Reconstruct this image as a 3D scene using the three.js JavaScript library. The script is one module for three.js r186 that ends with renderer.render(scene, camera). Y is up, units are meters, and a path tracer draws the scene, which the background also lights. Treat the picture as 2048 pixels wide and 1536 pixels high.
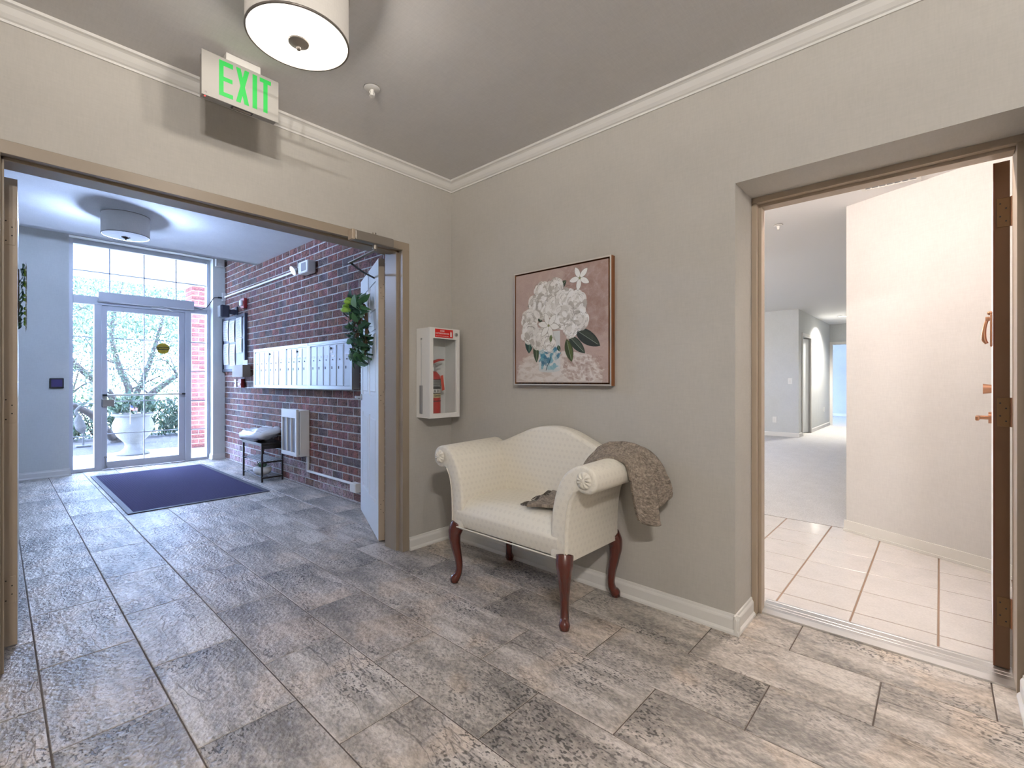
import * as THREE from 'three';
import { mergeGeometries, toCreasedNormals } from 'three/addons/utils/BufferGeometryUtils.js';
import { RoundedBoxGeometry } from 'three/addons/geometries/RoundedBoxGeometry.js';

// ---------------------------------------------------------------- camera, sky, sun, exposure
const scene = new THREE.Scene();
const camera = new THREE.PerspectiveCamera(2 * Math.atan(768 / 941) * 180 / Math.PI, 2048 / 1536, 0.05, 300);
const EYE = new THREE.Vector3(0, 1.1436, 0), YAW = Math.atan2(1034, 941);
camera.position.copy(EYE);
camera.lookAt(Math.sin(YAW), 1.1436, -Math.cos(YAW));
camera.setViewOffset(2048, 1536, 0, 7, 2048, 1536);

const renderer = new THREE.WebGLRenderer();
renderer.toneMapping = THREE.LinearToneMapping;
renderer.toneMappingExposure = 1.0;
renderer.shadowMap.enabled = true;

scene.background = new THREE.Color().setRGB(0.56, 0.76, 1.30);   // bright overcast summer sky
scene.backgroundIntensity = 58;

const sun = new THREE.DirectionalLight(new THREE.Color().setRGB(0.85, 0.95, 1.1), 60);
sun.position.set(6, 23, -27); sun.target.position.set(2, 0, -18);
sun.castShadow = true; sun.shadow.radius = 4;
Object.assign(sun.shadow.camera, { left: -25, right: 25, top: 25, bottom: -25, near: 1, far: 70 });
scene.add(sun, sun.target);

// ---------------------------------------------------------------- small helpers
const V = (x, y, z) => new THREE.Vector3(x, y, z);
function rngOf(seed) { let a = seed >>> 0; return () => { a = (a + 0x6D2B79F5) | 0; let t = Math.imul(a ^ (a >>> 15), 1 | a); t = (t + Math.imul(t ^ (t >>> 7), 61 | t)) ^ t; return ((t ^ (t >>> 14)) >>> 0) / 4294967296; }; }
const rnd = rngOf(7);
const lerp = (a, b, t) => a + (b - a) * t, clamp = (x, a = 0, b = 1) => Math.min(b, Math.max(a, x));
const smooth = (a, b, x) => { const t = clamp((x - a) / (b - a)); return t * t * (3 - 2 * t); };

const taken = new Map();
function numbered(name) { const n = taken.get(name) ?? 0; taken.set(name, n + 1); return n ? `${name}_${String(n).padStart(3, '0')}` : name; }
function fix(g) { g = g.index ? g.toNonIndexed() : g; for (const k of Object.keys(g.attributes)) if (!['position', 'normal', 'uv', 'color'].includes(k)) g.deleteAttribute(k); g.morphAttributes = {}; g.clearGroups(); if (!g.attributes.normal) g.computeVertexNormals(); return g; }
function mapUV(g, ou = 0, ov = 0, s = 1) {            // uv in metres by the way each face points
  g = fix(g);
  const p = g.attributes.position, n = p.count, uv = new Float32Array(n * 2), a = V(), b = V(), c = V();
  for (let i = 0; i < n; i += 3) {
    a.fromBufferAttribute(p, i); b.fromBufferAttribute(p, i + 1).sub(a); c.fromBufferAttribute(p, i + 2).sub(a); b.cross(c);
    const x = Math.abs(b.x), y = Math.abs(b.y), z = Math.abs(b.z), k = y >= x && y >= z ? 1 : x >= z ? 0 : 2;
    for (let j = i; j < i + 3; j++) {
      const px = p.getX(j), py = p.getY(j), pz = p.getZ(j);
      uv[2 * j] = ((k === 0 ? pz : px) + ou) * s; uv[2 * j + 1] = ((k === 1 ? pz : py) + ov) * s;
    }
  }
  g.setAttribute('uv', new THREE.BufferAttribute(uv, 2));
  return g;
}
function join(list) {
  list = [].concat(list).map(fix);
  if (list.length === 1) return list[0];
  const all = ['position', 'normal', 'uv', 'color'].filter((k) => list.every((g) => g.attributes[k]));
  return mergeGeometries(list.map((g) => { const h = g.clone(); for (const k of Object.keys(h.attributes)) if (!all.includes(k)) h.deleteAttribute(k); return h; }));
}
function mesh(name, geo, mat, parent) {
  const m = new THREE.Mesh(Array.isArray(geo) ? join(geo) : geo, mat);
  m.castShadow = m.receiveShadow = true; m.name = name;
  if (parent) parent.add(m);
  return m;
}
function tag(o, label, category, group, kind) { o.userData.label = label; if (category) o.userData.category = category; if (group) o.userData.group = group; if (kind) o.userData.kind = kind; return o; }
function thing(name, label, category, group) { const o = new THREE.Group(); o.name = numbered(name); scene.add(o); return tag(o, label, category, group); }
function single(name, geo, mat, label, category, group) { const m = mesh(numbered(name), geo, mat, scene); return tag(m, label, category, group); }
function struct(name, geo, mat, label, category) { const m = mesh(name, geo, mat, scene); return tag(m, label, category, null, 'structure'); }
function structGroup(name, label, category) { const o = new THREE.Group(); o.name = name; scene.add(o); return tag(o, label, category, null, 'structure'); }

// geometries given by their extents
const bx = (x0, x1, y0, y1, z0, z1) => mapUV(new THREE.BoxGeometry(x1 - x0, y1 - y0, z1 - z0).translate((x0 + x1) / 2, (y0 + y1) / 2, (z0 + z1) / 2));
const rb = (x0, x1, y0, y1, z0, z1, r = 0.004, seg = 2) => mapUV(new RoundedBoxGeometry(x1 - x0, y1 - y0, z1 - z0, seg, Math.min(r, (x1 - x0) / 2.01, (y1 - y0) / 2.01, (z1 - z0) / 2.01)).translate((x0 + x1) / 2, (y0 + y1) / 2, (z0 + z1) / 2));
const cyl = (r0, r1, h, x, y, z, axis = 'y', seg = 24) => { const g = new THREE.CylinderGeometry(r1, r0, h, seg); if (axis === 'x') g.rotateZ(-Math.PI / 2); if (axis === 'z') g.rotateX(Math.PI / 2); return fix(g.translate(x, y, z)); };
const tube = (pts, r, seg = 24, rad = 8) => fix(new THREE.TubeGeometry(new THREE.CatmullRomCurve3(pts.map((p) => V(...p)), false, 'catmullrom', 0.3), seg, r, rad, false));
const lathe = (pts, seg = 32) => fix(new THREE.LatheGeometry(pts.map((p) => new THREE.Vector2(...p)), seg));
function prism(profile, A, B, du, dv) {                // a straight moulding: profile (a, b) along du, dv from A to B
  const pos = [], at = (o, [a, b]) => [o[0] + du[0] * a + dv[0] * b, o[1] + du[1] * a + dv[1] * b, o[2] + du[2] * a + dv[2] * b], n = profile.length;
  for (let i = 0; i < n; i++) { const p = profile[i], q = profile[(i + 1) % n], a = at(A, p), b = at(A, q), c = at(B, q), d = at(B, p); pos.push(...a, ...b, ...c, ...a, ...c, ...d); }
  const tris = THREE.ShapeUtils.triangulateShape(profile.map((p) => new THREE.Vector2(...p)), []);
  for (const [i, j, k] of tris) { pos.push(...at(A, profile[i]), ...at(A, profile[k]), ...at(A, profile[j])); pos.push(...at(B, profile[i]), ...at(B, profile[j]), ...at(B, profile[k])); }
  const g = new THREE.BufferGeometry(); g.setAttribute('position', new THREE.Float32BufferAttribute(pos, 3)); g.computeVertexNormals();
  return mapUV(g);
}
function slab(w, d, h, c, ou = 0, ov = 0, flip = false, wob = 0, r = rnd) {   // chamfered piece, face up at y = 0, no underside
  const j = () => (r() - 0.5) * wob, x = w / 2, z = d / 2;
  const T = [[-x + c, 0, -z + c], [x - c, 0, -z + c], [x - c, 0, z - c], [-x + c, 0, z - c]].map(([a, b, e]) => [a + j(), b + j() * 0.5, e + j()]);
  const M = [[-x, -c, -z], [x, -c, -z], [x, -c, z], [-x, -c, z]].map(([a, b, e]) => [a + j(), b, e + j()]);
  const B = M.map(([a, , e]) => [a, -h, e]), pos = [];
  const quad = (a, b, e, f) => pos.push(...a, ...b, ...e, ...a, ...e, ...f);
  quad(T[3], T[2], T[1], T[0]);
  for (let i = 0; i < 4; i++) { const k = (i + 1) % 4; quad(T[i], T[k], M[k], M[i]); quad(M[i], M[k], B[k], B[i]); }
  const g = new THREE.BufferGeometry(); g.setAttribute('position', new THREE.Float32BufferAttribute(pos, 3)); g.computeVertexNormals(); mapUV(g, ou, ov);
  if (flip) { const uv = g.attributes.uv; for (let i = 0; i < uv.count; i++) uv.setXY(i, -uv.getX(i), -uv.getY(i)); }
  return g;
}
function taper(pts, radii, seg = 10, rings = 24, squash = 1) {        // a limb along a smooth path with its own radius at every station
  const c = new THREE.CatmullRomCurve3(pts.map((p) => V(...p)), false, 'catmullrom', 0.5), n = radii.length - 1;
  const P = [], rr = [];
  for (let i = 0; i <= rings; i++) { const t = i / rings, f = t * n, k = Math.min(n - 1, Math.floor(f)); P.push(c.getPoint(t)); rr.push(lerp(radii[k], radii[k + 1], (f - k) * (f - k) * (3 - 2 * (f - k)) * 0.5 + (f - k) * 0.5)); }
  const pos = [], idx = []; let up = Math.abs(P[1].clone().sub(P[0]).normalize().y) > 0.9 ? V(1, 0, 0) : V(0, 1, 0);
  for (let i = 0; i <= rings; i++) {
    const T = P[Math.min(rings, i + 1)].clone().sub(P[Math.max(0, i - 1)]).normalize(), N = up.clone().addScaledVector(T, -up.dot(T)).normalize(), Bn = T.clone().cross(N); up = N;
    for (let k = 0; k < seg; k++) { const a = k / seg * Math.PI * 2, q = P[i].clone().addScaledVector(N, Math.cos(a) * rr[i]).addScaledVector(Bn, Math.sin(a) * rr[i] * squash); pos.push(q.x, q.y, q.z); }
  }
  for (let i = 0; i < rings; i++) for (let k = 0; k < seg; k++) { const a = i * seg + k, b = i * seg + (k + 1) % seg; idx.push(a, b, a + seg, b, b + seg, a + seg); }
  for (const [r0, s] of [[0, 1], [rings, -1]]) { const ci = pos.length / 3; pos.push(P[r0].x, P[r0].y, P[r0].z); for (let k = 0; k < seg; k++) { const a = r0 * seg + k, b = r0 * seg + (k + 1) % seg; s > 0 ? idx.push(ci, b, a) : idx.push(ci, a, b); } }
  const g = new THREE.BufferGeometry(); g.setAttribute('position', new THREE.Float32BufferAttribute(pos, 3)); g.setIndex(idx); g.computeVertexNormals();
  return mapUV(g);
}
function sheet(P, nu, nv, t, s = 1) {                  // cloth of thickness t over the surface P(u, v)
  const e = 1e-3, mid = [], nor = [];
  for (let j = 0; j <= nv; j++) for (let i = 0; i <= nu; i++) {
    const u = i / nu, v = j / nv, a = P(u, v), du = P(Math.min(1, u + e), v).sub(P(Math.max(0, u - e), v)), dv = P(u, Math.min(1, v + e)).sub(P(u, Math.max(0, v - e)));
    mid.push(a); nor.push(du.cross(dv).normalize());
  }
  const pos = [], uv = [], idx = [], N = (nu + 1) * (nv + 1);
  for (const sgn of [1, -1]) for (let k = 0; k < N; k++) { const q = mid[k].clone().addScaledVector(nor[k], sgn * t / 2); pos.push(q.x, q.y, q.z); uv.push((k % (nu + 1)) / nu * (s[0] ?? s), Math.floor(k / (nu + 1)) / nv * (s[1] ?? s)); }
  for (let j = 0; j < nv; j++) for (let i = 0; i < nu; i++) { const a = j * (nu + 1) + i, b = a + 1, c = a + nu + 1, d = c + 1; idx.push(a, b, d, a, d, c, N + a, N + d, N + b, N + a, N + c, N + d); }
  const side = (a, b) => idx.push(a, N + a, N + b, a, N + b, b);
  for (let i = 0; i < nu; i++) { side(i, i + 1); side(nv * (nu + 1) + i + 1, nv * (nu + 1) + i); }
  for (let j = 0; j < nv; j++) { side((j + 1) * (nu + 1), j * (nu + 1)); side(j * (nu + 1) + nu, (j + 1) * (nu + 1) + nu); }
  const g = new THREE.BufferGeometry(); g.setAttribute('position', new THREE.Float32BufferAttribute(pos, 3)); g.setAttribute('uv', new THREE.Float32BufferAttribute(uv, 2)); g.setIndex(idx); g.computeVertexNormals();
  return fix(g);
}
function extrude(shape, depth, bevel = 0, seg = 2, curve = 12) { return fix(new THREE.ExtrudeGeometry(shape, { depth, bevelEnabled: bevel > 0, bevelSize: bevel, bevelThickness: bevel, bevelSegments: seg, curveSegments: curve })); }
const poly = (pts) => new THREE.Shape(pts.map((p) => new THREE.Vector2(...p)));
function ring(x0, x1, y0, y1, w) { const s = poly([[x0, y0], [x1, y0], [x1, y1], [x0, y1]]); s.holes.push(new THREE.Path([[x0 + w, y0 + w], [x0 + w, y1 - w], [x1 - w, y1 - w], [x1 - w, y0 + w]].map((p) => new THREE.Vector2(...p)))); return s; }

// ---------------------------------------------------------------- computed textures
function lattice(seed) { const r = rngOf(seed), a = new Float32Array(65536); for (let i = 0; i < 65536; i++) a[i] = r(); return a; }
const LAT = [lattice(11), lattice(23), lattice(37), lattice(51)];
function vn(l, x, y, px, py) {                          // periodic value noise, 0..1
  const xi = Math.floor(x), yi = Math.floor(y); let fx = x - xi, fy = y - yi; fx = fx * fx * (3 - 2 * fx); fy = fy * fy * (3 - 2 * fy);
  const x0 = ((xi % px) + px) % px, x1 = (x0 + 1) % px, y0 = ((yi % py) + py) % py, y1 = (y0 + 1) % py, L = LAT[l];
  const a = L[((y0 & 255) << 8) + (x0 & 255)], b = L[((y0 & 255) << 8) + (x1 & 255)], c = L[((y1 & 255) << 8) + (x0 & 255)], d = L[((y1 & 255) << 8) + (x1 & 255)];
  return (a + (b - a) * fx) * (1 - fy) + (c + (d - c) * fx) * fy;
}
function fbm(l, u, v, fx, fy, oct, gain = 0.5) { let s = 0, a = 1, t = 0; for (let o = 0; o < oct; o++) { s += a * vn((l + o) & 3, u * fx, v * fy, fx, fy); t += a; a *= gain; fx *= 2; fy *= 2; } return s / t; }
function tex(n, metres, fn, srgb = true, m = n) {       // fn(u, v, out) fills r, g, b in 0..1
  const d = new Uint8Array(n * m * 4), o = [0, 0, 0];
  for (let j = 0; j < m; j++) for (let i = 0; i < n; i++) { fn(i / n, j / m, o); const k = 4 * (j * n + i); for (let c = 0; c < 3; c++) d[k + c] = clamp(o[c]) * 255; d[k + 3] = 255; }
  const t = new THREE.DataTexture(d, n, m); t.wrapS = t.wrapT = THREE.RepeatWrapping; t.magFilter = THREE.LinearFilter; t.minFilter = THREE.LinearMipmapLinearFilter; t.generateMipmaps = true;
  t.repeat.set(1 / metres, 1 / metres); if (srgb) t.colorSpace = THREE.SRGBColorSpace; t.needsUpdate = true; return t;
}
function canvas(w, h, draw) { const c = document.createElement('canvas'); c.width = w; c.height = h; draw(c.getContext('2d'), w, h); const t = new THREE.CanvasTexture(c); t.colorSpace = THREE.SRGBColorSpace; t.magFilter = THREE.LinearFilter; return t; }

// slate-look porcelain: colour and relief come from one field
const slateH = new Float32Array(1024 * 1024);
const slateMap = tex(1024, 1.25, (u, v, o) => {
  const w = fbm(0, u, v, 4, 4, 3) - 0.5, uu = u + 0.07 * w, vv = v + 0.05 * (fbm(1, u, v, 4, 4, 3) - 0.5) + 0.25 * u * 0;
  const cloud = fbm(2, uu, vv, 5, 3, 4), streak = fbm(3, uu + 0.15 * Math.sin(6.2832 * v) * 0.1, vv, 26, 5, 4), fine = fbm(1, u, v, 120, 90, 3), fleck = vn(0, u * 250, v * 150, 250, 150) * 0.72 + vn(2, u * 140, v * 90, 140, 90) * 0.28;
  const dens = smooth(0.35, 0.65, fbm(1, uu, vv, 7, 4, 3));
  const vein = Math.abs(fbm(0, uu, vv, 9, 2, 5) - 0.5) * 2, crack = (1 - smooth(0.0, 0.022, vein)) * smooth(0.50, 0.62, fbm(2, u, v, 5, 5, 2));
  let t = 0.56 + 1.25 * (cloud - 0.5) + 1.1 * (streak - 0.5) + 0.85 * (fine - 0.5);
  const pit = smooth(0.58, 0.72, fleck) * (0.15 + 0.85 * dens);
  t = clamp(t);
  const light = [0.85, 0.82, 0.79], mid = [0.71, 0.68, 0.645], dark = [0.53, 0.51, 0.49];
  for (let c = 0; c < 3; c++) { let q = t > 0.5 ? lerp(mid[c], light[c], (t - 0.5) * 2) : lerp(dark[c], mid[c], t * 2); q *= 1 - 0.46 * pit; q *= 1 - 0.24 * crack; o[c] = q; }
  const warm = smooth(0.58, 0.72, fbm(3, u, v, 6, 6, 3)) * 0.018; o[0] += warm; o[2] -= warm;
  slateH[Math.round(v * 1024) * 1024 + Math.round(u * 1024)] = clamp(0.5 + 0.6 * (streak - 0.5) + 0.9 * (fine - 0.5) + 0.6 * (fbm(2, u, v, 40, 24, 3) - 0.5) - 0.3 * pit - 0.3 * crack);
});
const slateBump = tex(1024, 1.25, (u, v, o) => { o[0] = o[1] = o[2] = slateH[Math.round(v * 1024) * 1024 + Math.round(u * 1024)]; }, false);
const weaveBump = tex(512, 0.5, (u, v, o) => { o[0] = o[1] = o[2] = 0.5 + 0.35 * (fbm(0, u, v, 200, 30, 2) - 0.5) + 0.35 * (fbm(1, u, v, 30, 200, 2) - 0.5) + 0.2 * (fbm(2, u, v, 8, 8, 3) - 0.5); }, false);
const wallMap = tex(512, 0.7, (u, v, o) => { const q = 0.975 + 0.026 * (fbm(0, u, v, 180, 24, 2) - 0.5) + 0.026 * (fbm(1, u, v, 24, 180, 2) - 0.5) + 0.025 * (fbm(2, u, v, 5, 5, 4) - 0.5); o[0] = q; o[1] = q; o[2] = q; });
const brickMap = tex(512, 0.6, (u, v, o) => { const a = fbm(0, u, v, 9, 14, 4), f = fbm(1, u, v, 90, 90, 2), pit = smooth(0.72, 0.8, vn(2, u * 70, v * 70, 70, 70)); const q = 0.80 + 0.5 * (a - 0.5) + 0.3 * (f - 0.5) - 0.35 * pit; o[0] = q; o[1] = q * (0.95 + 0.12 * (fbm(3, u, v, 7, 7, 3) - 0.5)); o[2] = q * (0.95 + 0.25 * (fbm(2, u, v, 6, 6, 3) - 0.5)); });
const brickBump = tex(512, 0.6, (u, v, o) => { const q = 0.6 * fbm(1, u, v, 60, 60, 3) + 0.4 * fbm(0, u, v, 14, 14, 3) - 0.3 * smooth(0.72, 0.8, vn(2, u * 70, v * 70, 70, 70)); o[0] = o[1] = o[2] = q; }, false);
const mortarMap = tex(512, 0.8, (u, v, o) => { const q = 0.70 + 0.22 * (fbm(0, u, v, 60, 60, 3) - 0.5) + 0.16 * (fbm(2, u, v, 8, 8, 3) - 0.5); o[0] = q; o[1] = q * 0.985; o[2] = q * 0.96; });
const brocade = tex(512, 0.128, (u, v, o) => {          // small woven medallions in staggered rows
  let m = 0; for (const [cx, cy] of [[0.125, 0.125], [0.375, 0.125], [0.625, 0.125], [0.875, 0.125], [0, 0.375], [0.25, 0.375], [0.5, 0.375], [0.75, 0.375], [0.125, 0.625], [0.375, 0.625], [0.625, 0.625], [0.875, 0.625], [0, 0.875], [0.25, 0.875], [0.5, 0.875], [0.75, 0.875]]) {
    let dx = Math.abs(u - cx), dy = Math.abs(v - cy); dx = Math.min(dx, 1 - dx); dy = Math.min(dy, 1 - dy); const r = Math.hypot(dx, dy) * (1 + 0.12 * Math.cos(6 * Math.atan2(dy, dx))); m = Math.max(m, (1 - smooth(0.055, 0.075, r)) * (0.7 + 0.3 * Math.cos(r * 150)));
  }
  const wv = 0.03 * Math.sin(u * 512 * 0.8) * Math.sin(v * 512 * 0.8) + 0.03 * (fbm(0, u, v, 100, 100, 2) - 0.5);
  o[0] = 0.90 - 0.035 * m + wv; o[1] = 0.88 - 0.036 * m + wv; o[2] = 0.835 - 0.034 * m + wv;
});
const brocadeBump = tex(512, 0.128, (u, v, o) => { const q = 0.5 + 0.25 * Math.sin(u * 402) * Math.sin(v * 402) + 0.3 * (fbm(1, u, v, 60, 60, 2) - 0.5); o[0] = o[1] = o[2] = q; }, false);
const fleece = tex(512, 1, (u, v, o) => { const a = fbm(0, u, v, 90, 90, 3, 0.6), b = fbm(1, u, v, 200, 200, 2); const q = 0.55 + 0.30 * (a - 0.5) + 0.36 * (b - 0.5); o[0] = 0.63 * q + 0.17; o[1] = 0.59 * q + 0.155; o[2] = 0.54 * q + 0.14; });
const fleeceBump = tex(512, 1, (u, v, o) => { o[0] = o[1] = o[2] = fbm(0, u, v, 110, 110, 3, 0.65); }, false);
const carpetMap = tex(512, 0.6, (u, v, o) => { const q = 0.90 + 0.18 * (fbm(0, u, v, 128, 128, 2) - 0.5) + 0.05 * (fbm(1, u, v, 6, 6, 3) - 0.5); o[0] = q; o[1] = q; o[2] = q; });
const woodMap = tex(512, 0.5, (u, v, o) => { const g = fbm(0, u, v, 60, 4, 4), q = 0.62 + 0.5 * (g - 0.5); o[0] = 0.62 * q + 0.12; o[1] = 0.40 * q + 0.06; o[2] = 0.22 * q + 0.02; });
const mulchMap = tex(512, 1.2, (u, v, o) => { const q = fbm(0, u, v, 70, 40, 4, 0.6), d = smooth(0.3, 0.7, q); o[0] = 0.14 + 0.30 * d; o[1] = 0.11 + 0.24 * d; o[2] = 0.10 + 0.22 * d; });
const concreteMap = tex(512, 2, (u, v, o) => { const q = 0.80 + 0.10 * (fbm(0, u, v, 120, 120, 2) - 0.5) + 0.08 * (fbm(1, u, v, 6, 6, 4) - 0.5); o[0] = q; o[1] = q * 0.99; o[2] = q * 0.96; });
const grassMap = tex(512, 2, (u, v, o) => { const q = fbm(0, u, v, 120, 120, 3); o[0] = 0.25 + 0.25 * q; o[1] = 0.38 + 0.3 * q; o[2] = 0.15 + 0.15 * q; });
const barkMap = tex(256, 0.5, (u, v, o) => { const q = fbm(0, u, v, 30, 6, 4); o[0] = 0.36 + 0.3 * q; o[1] = 0.33 + 0.27 * q; o[2] = 0.30 + 0.24 * q; });
const ribBump = tex(256, 0.08, (u, v, o) => { o[0] = o[1] = o[2] = 0.5 + 0.5 * Math.sign(Math.sin(u * 6.2832 * 4)) * Math.max(0.3, Math.sign(Math.sin(v * 6.2832 * 4))); }, false);
const flecks = tex(512, 0.8, (u, v, o) => { const q = 0.94 + 0.06 * (fbm(0, u, v, 150, 150, 2) - 0.5) + 0.05 * (fbm(1, u, v, 10, 10, 3) - 0.5); o[0] = o[1] = o[2] = q; });

// ---------------------------------------------------------------- materials
const lin = (r, g, b) => new THREE.Color().setRGB(r, g, b);
const mat = (c, roughness = 0.6, extra = {}) => new THREE.MeshStandardMaterial({ color: Array.isArray(c) ? lin(...c) : c, roughness, ...extra });
const phys = (c, roughness, extra) => new THREE.MeshPhysicalMaterial({ color: lin(...c), roughness, ...extra });
const M = {
  wall: mat([0.50, 0.475, 0.43], 0.75, { map: wallMap, bumpMap: weaveBump, bumpScale: 0.00012 }),
  ceiling: mat([0.74, 0.72, 0.70], 0.9, { map: wallMap }),
  vestWall: mat([0.70, 0.71, 0.675], 0.85, { map: wallMap }),
  vestCeiling: mat([0.82, 0.83, 0.84], 0.9, { map: wallMap }),
  white: mat([0.76, 0.75, 0.72], 0.45),
  signFace: mat([0.34, 0.325, 0.30], 0.5),
  trim: mat([0.74, 0.72, 0.68], 0.4),
  aptWall: mat([0.70, 0.68, 0.66], 0.85, { map: wallMap }),
  aptGrey: mat([0.62, 0.63, 0.62], 0.85, { map: wallMap }),
  aptCeil: mat([0.78, 0.77, 0.76], 0.9),
  grout: mat([0.13, 0.105, 0.09], 0.95),
  groutTan: mat([0.30, 0.20, 0.14], 0.95),
  whiteTile: phys([0.74, 0.69, 0.65], 0.22, { map: flecks, clearcoat: 0.3, clearcoatRoughness: 0.1 }),
  carpet: mat([0.66, 0.64, 0.62], 1, { map: carpetMap, bumpMap: carpetMap, bumpScale: 0.004 }),
  frameTaupe: mat([0.30, 0.245, 0.185], 0.42),
  frameTan: mat([0.40, 0.32, 0.24], 0.45),
  doorWhite: mat([0.82, 0.83, 0.83], 0.4),
  doorBrown: mat([0.165, 0.085, 0.042], 0.45),
  brass: phys([0.44, 0.23, 0.14], 0.3, { metalness: 1 }),
  steel: mat([0.5, 0.5, 0.5], 0.32, { metalness: 1 }),
  alu: mat([0.72, 0.72, 0.72], 0.30, { metalness: 0.9 }),
  aluPaint: mat([0.60, 0.61, 0.65], 0.45, { metalness: 0.08 }),
  closer: mat([0.27, 0.24, 0.21], 0.35, { metalness: 0.6 }),
  bronze: mat([0.05, 0.043, 0.038], 0.35, { metalness: 0.7 }),
  glass: phys([0.97, 0.985, 0.99], 0, { transmission: 1, thickness: 0, ior: 1.5 }),
  black: mat([0.015, 0.015, 0.016], 0.5),
  darkBlue: mat([0.03, 0.032, 0.05], 0.5),
  grey: mat([0.25, 0.25, 0.26], 0.5),
  mortar: mat([1, 1, 1], 0.95, { map: mortarMap, bumpMap: mortarMap, bumpScale: 0.002 }),
  brick: mat([1, 1, 1], 0.9, { map: brickMap, bumpMap: brickBump, bumpScale: 0.004, vertexColors: true }),
  fabric: mat([1.0, 0.99, 0.97], 0.8, { map: brocade, bumpMap: brocadeBump, bumpScale: 0.0004 }),
  mahogany: phys([0.085, 0.011, 0.005], 0.2, { clearcoat: 0.8, clearcoatRoughness: 0.12 }),
  throw: mat([1.15, 1.12, 1.10], 1, { map: fleece, bumpMap: fleeceBump, bumpScale: 0.008 }),
  red: mat([0.50, 0.022, 0.014], 0.3),
  redLabel: mat([0.22, 0.012, 0.014], 0.4),
  orange: mat([0.75, 0.07, 0.03], 0.5),
  shade: mat([0.62, 0.58, 0.52], 0.85, { map: wallMap }),
  mat: phys([0.045, 0.038, 0.095], 0.95, { bumpMap: ribBump, bumpScale: 0.003, specularIntensity: 0.3 }),
  matEdge: mat([0.05, 0.05, 0.07], 0.6),
  mailbox: mat([0.44, 0.455, 0.48], 0.32, { metalness: 0.45 }),
  mailDoor: mat([0.38, 0.395, 0.42], 0.34, { metalness: 0.45 }),
  paper: mat([0.84, 0.84, 0.84], 0.8),
  tan: mat([0.34, 0.29, 0.24], 0.7),
  darkTan: mat([0.13, 0.10, 0.075], 0.7),
  concrete: mat([0.72, 0.72, 0.70], 0.9, { map: concreteMap }),
  stone: mat([0.165, 0.16, 0.155], 0.85, { map: concreteMap, bumpMap: brickBump, bumpScale: 0.004 }),
  mulch: mat([0.035, 0.030, 0.045], 1, { map: mulchMap, bumpMap: mulchMap, bumpScale: 0.03 }),
  grass: mat([0.8, 0.85, 0.8], 1, { map: grassMap }),
  asphalt: mat([0.62, 0.62, 0.62], 0.95, { map: concreteMap }),
  bark: mat([0.16, 0.15, 0.15], 0.95, { map: barkMap, bumpMap: barkMap, bumpScale: 0.01 }),
  statue: mat([0.07, 0.068, 0.066], 0.9, { map: concreteMap, bumpMap: brickBump, bumpScale: 0.01 }),
  leaf: new THREE.MeshPhysicalMaterial({ color: lin(1, 1, 1), roughness: 0.8, transmission: 0.3, thickness: 0, side: THREE.DoubleSide }),
  leafDark: mat([0.022, 0.075, 0.038], 0.45, { side: THREE.DoubleSide }),
  leafMid: mat([0.05, 0.15, 0.06], 0.5, { side: THREE.DoubleSide }),
  leafPale: mat([0.16, 0.30, 0.20], 0.55, { side: THREE.DoubleSide }),
  berry: mat([0.30, 0.52, 0.06], 0.4),
  petal: mat([0.72, 0.75, 0.62], 0.7, { side: THREE.DoubleSide }),
  twig: mat([0.10, 0.065, 0.035], 0.9),
};
const slateTones = [[0.96, 0.955, 0.95], [1, 1, 0.99], [0.88, 0.87, 0.865], [0.97, 0.955, 0.94]].map((c) => phys(c, 0.37, { map: slateMap, bumpMap: slateBump, bumpScale: 0.006 }));

// ---------------------------------------------------------------- floor of hall and vestibule: 12 x 24 porcelain in running bond
const WX = 2.252, WZ = -2.649, BX = 2.268;             // sofa wall, opening wall, brick wall
{
  const floor = structGroup('floor', 'grey slate-look porcelain floor tiles in running bond with brown grout', 'floor');
  mesh('grout', [bx(-2, 2.30, -0.12, -0.0035, -8.06, 2.2), bx(2.30, 2.56, -0.12, -0.0035, -0.70, 0.24)], M.grout, floor);
  const W = 0.3074, L = 0.6166, gap = 0.0048, r = rngOf(5);
  const full = Array.from({ length: 14 }, () => slab(W - gap, L - gap, 0.02, 0.0018, r() * 1.7, r() * 1.7, r() < 0.5));
  let n = 0;
  for (let k = -7; k <= 7; k++) {
    const x0 = 0.1151 + k * W, x1 = x0 + W;
    for (let i = -9; i <= 9; i++) {
      const z0 = -2.632 + i * L + (k & 1 ? L / 2 : 0), z1 = z0 + L;
      const limX = z1 > -0.70 && z0 < 0.24 ? 2.555 : z1 < -2.7 ? BX : 2.30;
      const a = Math.max(x0, -2), b = Math.min(x1, limX), c = Math.max(z0, -8.0), d = Math.min(z1, 2.15);
      if (b - a < 0.03 || d - c < 0.03) continue;
      if (x0 < -1.3 && z0 < -2.9) continue;
      let lo = c, hi = d; if (limX > 2.4 && x1 > 2.30) { lo = Math.max(c, -0.69); hi = Math.min(d, 0.235); if (hi - lo < 0.02) continue; }
      const whole = b - a > W - 0.001 && hi - lo > L - 0.001;
      const t = mesh('tile' + (n ? '_' + String(n).padStart(3, '0') : ''), whole ? full[Math.floor(r() * full.length)] : slab(b - a - gap, hi - lo - gap, 0.02, 0.0018, r() * 1.7, r() * 1.7), slateTones[Math.floor(r() * 4)], floor);
      t.position.set((a + b) / 2, (r() - 0.5) * 0.0008, (lo + hi) / 2); n++;
    }
  }
}

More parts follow.
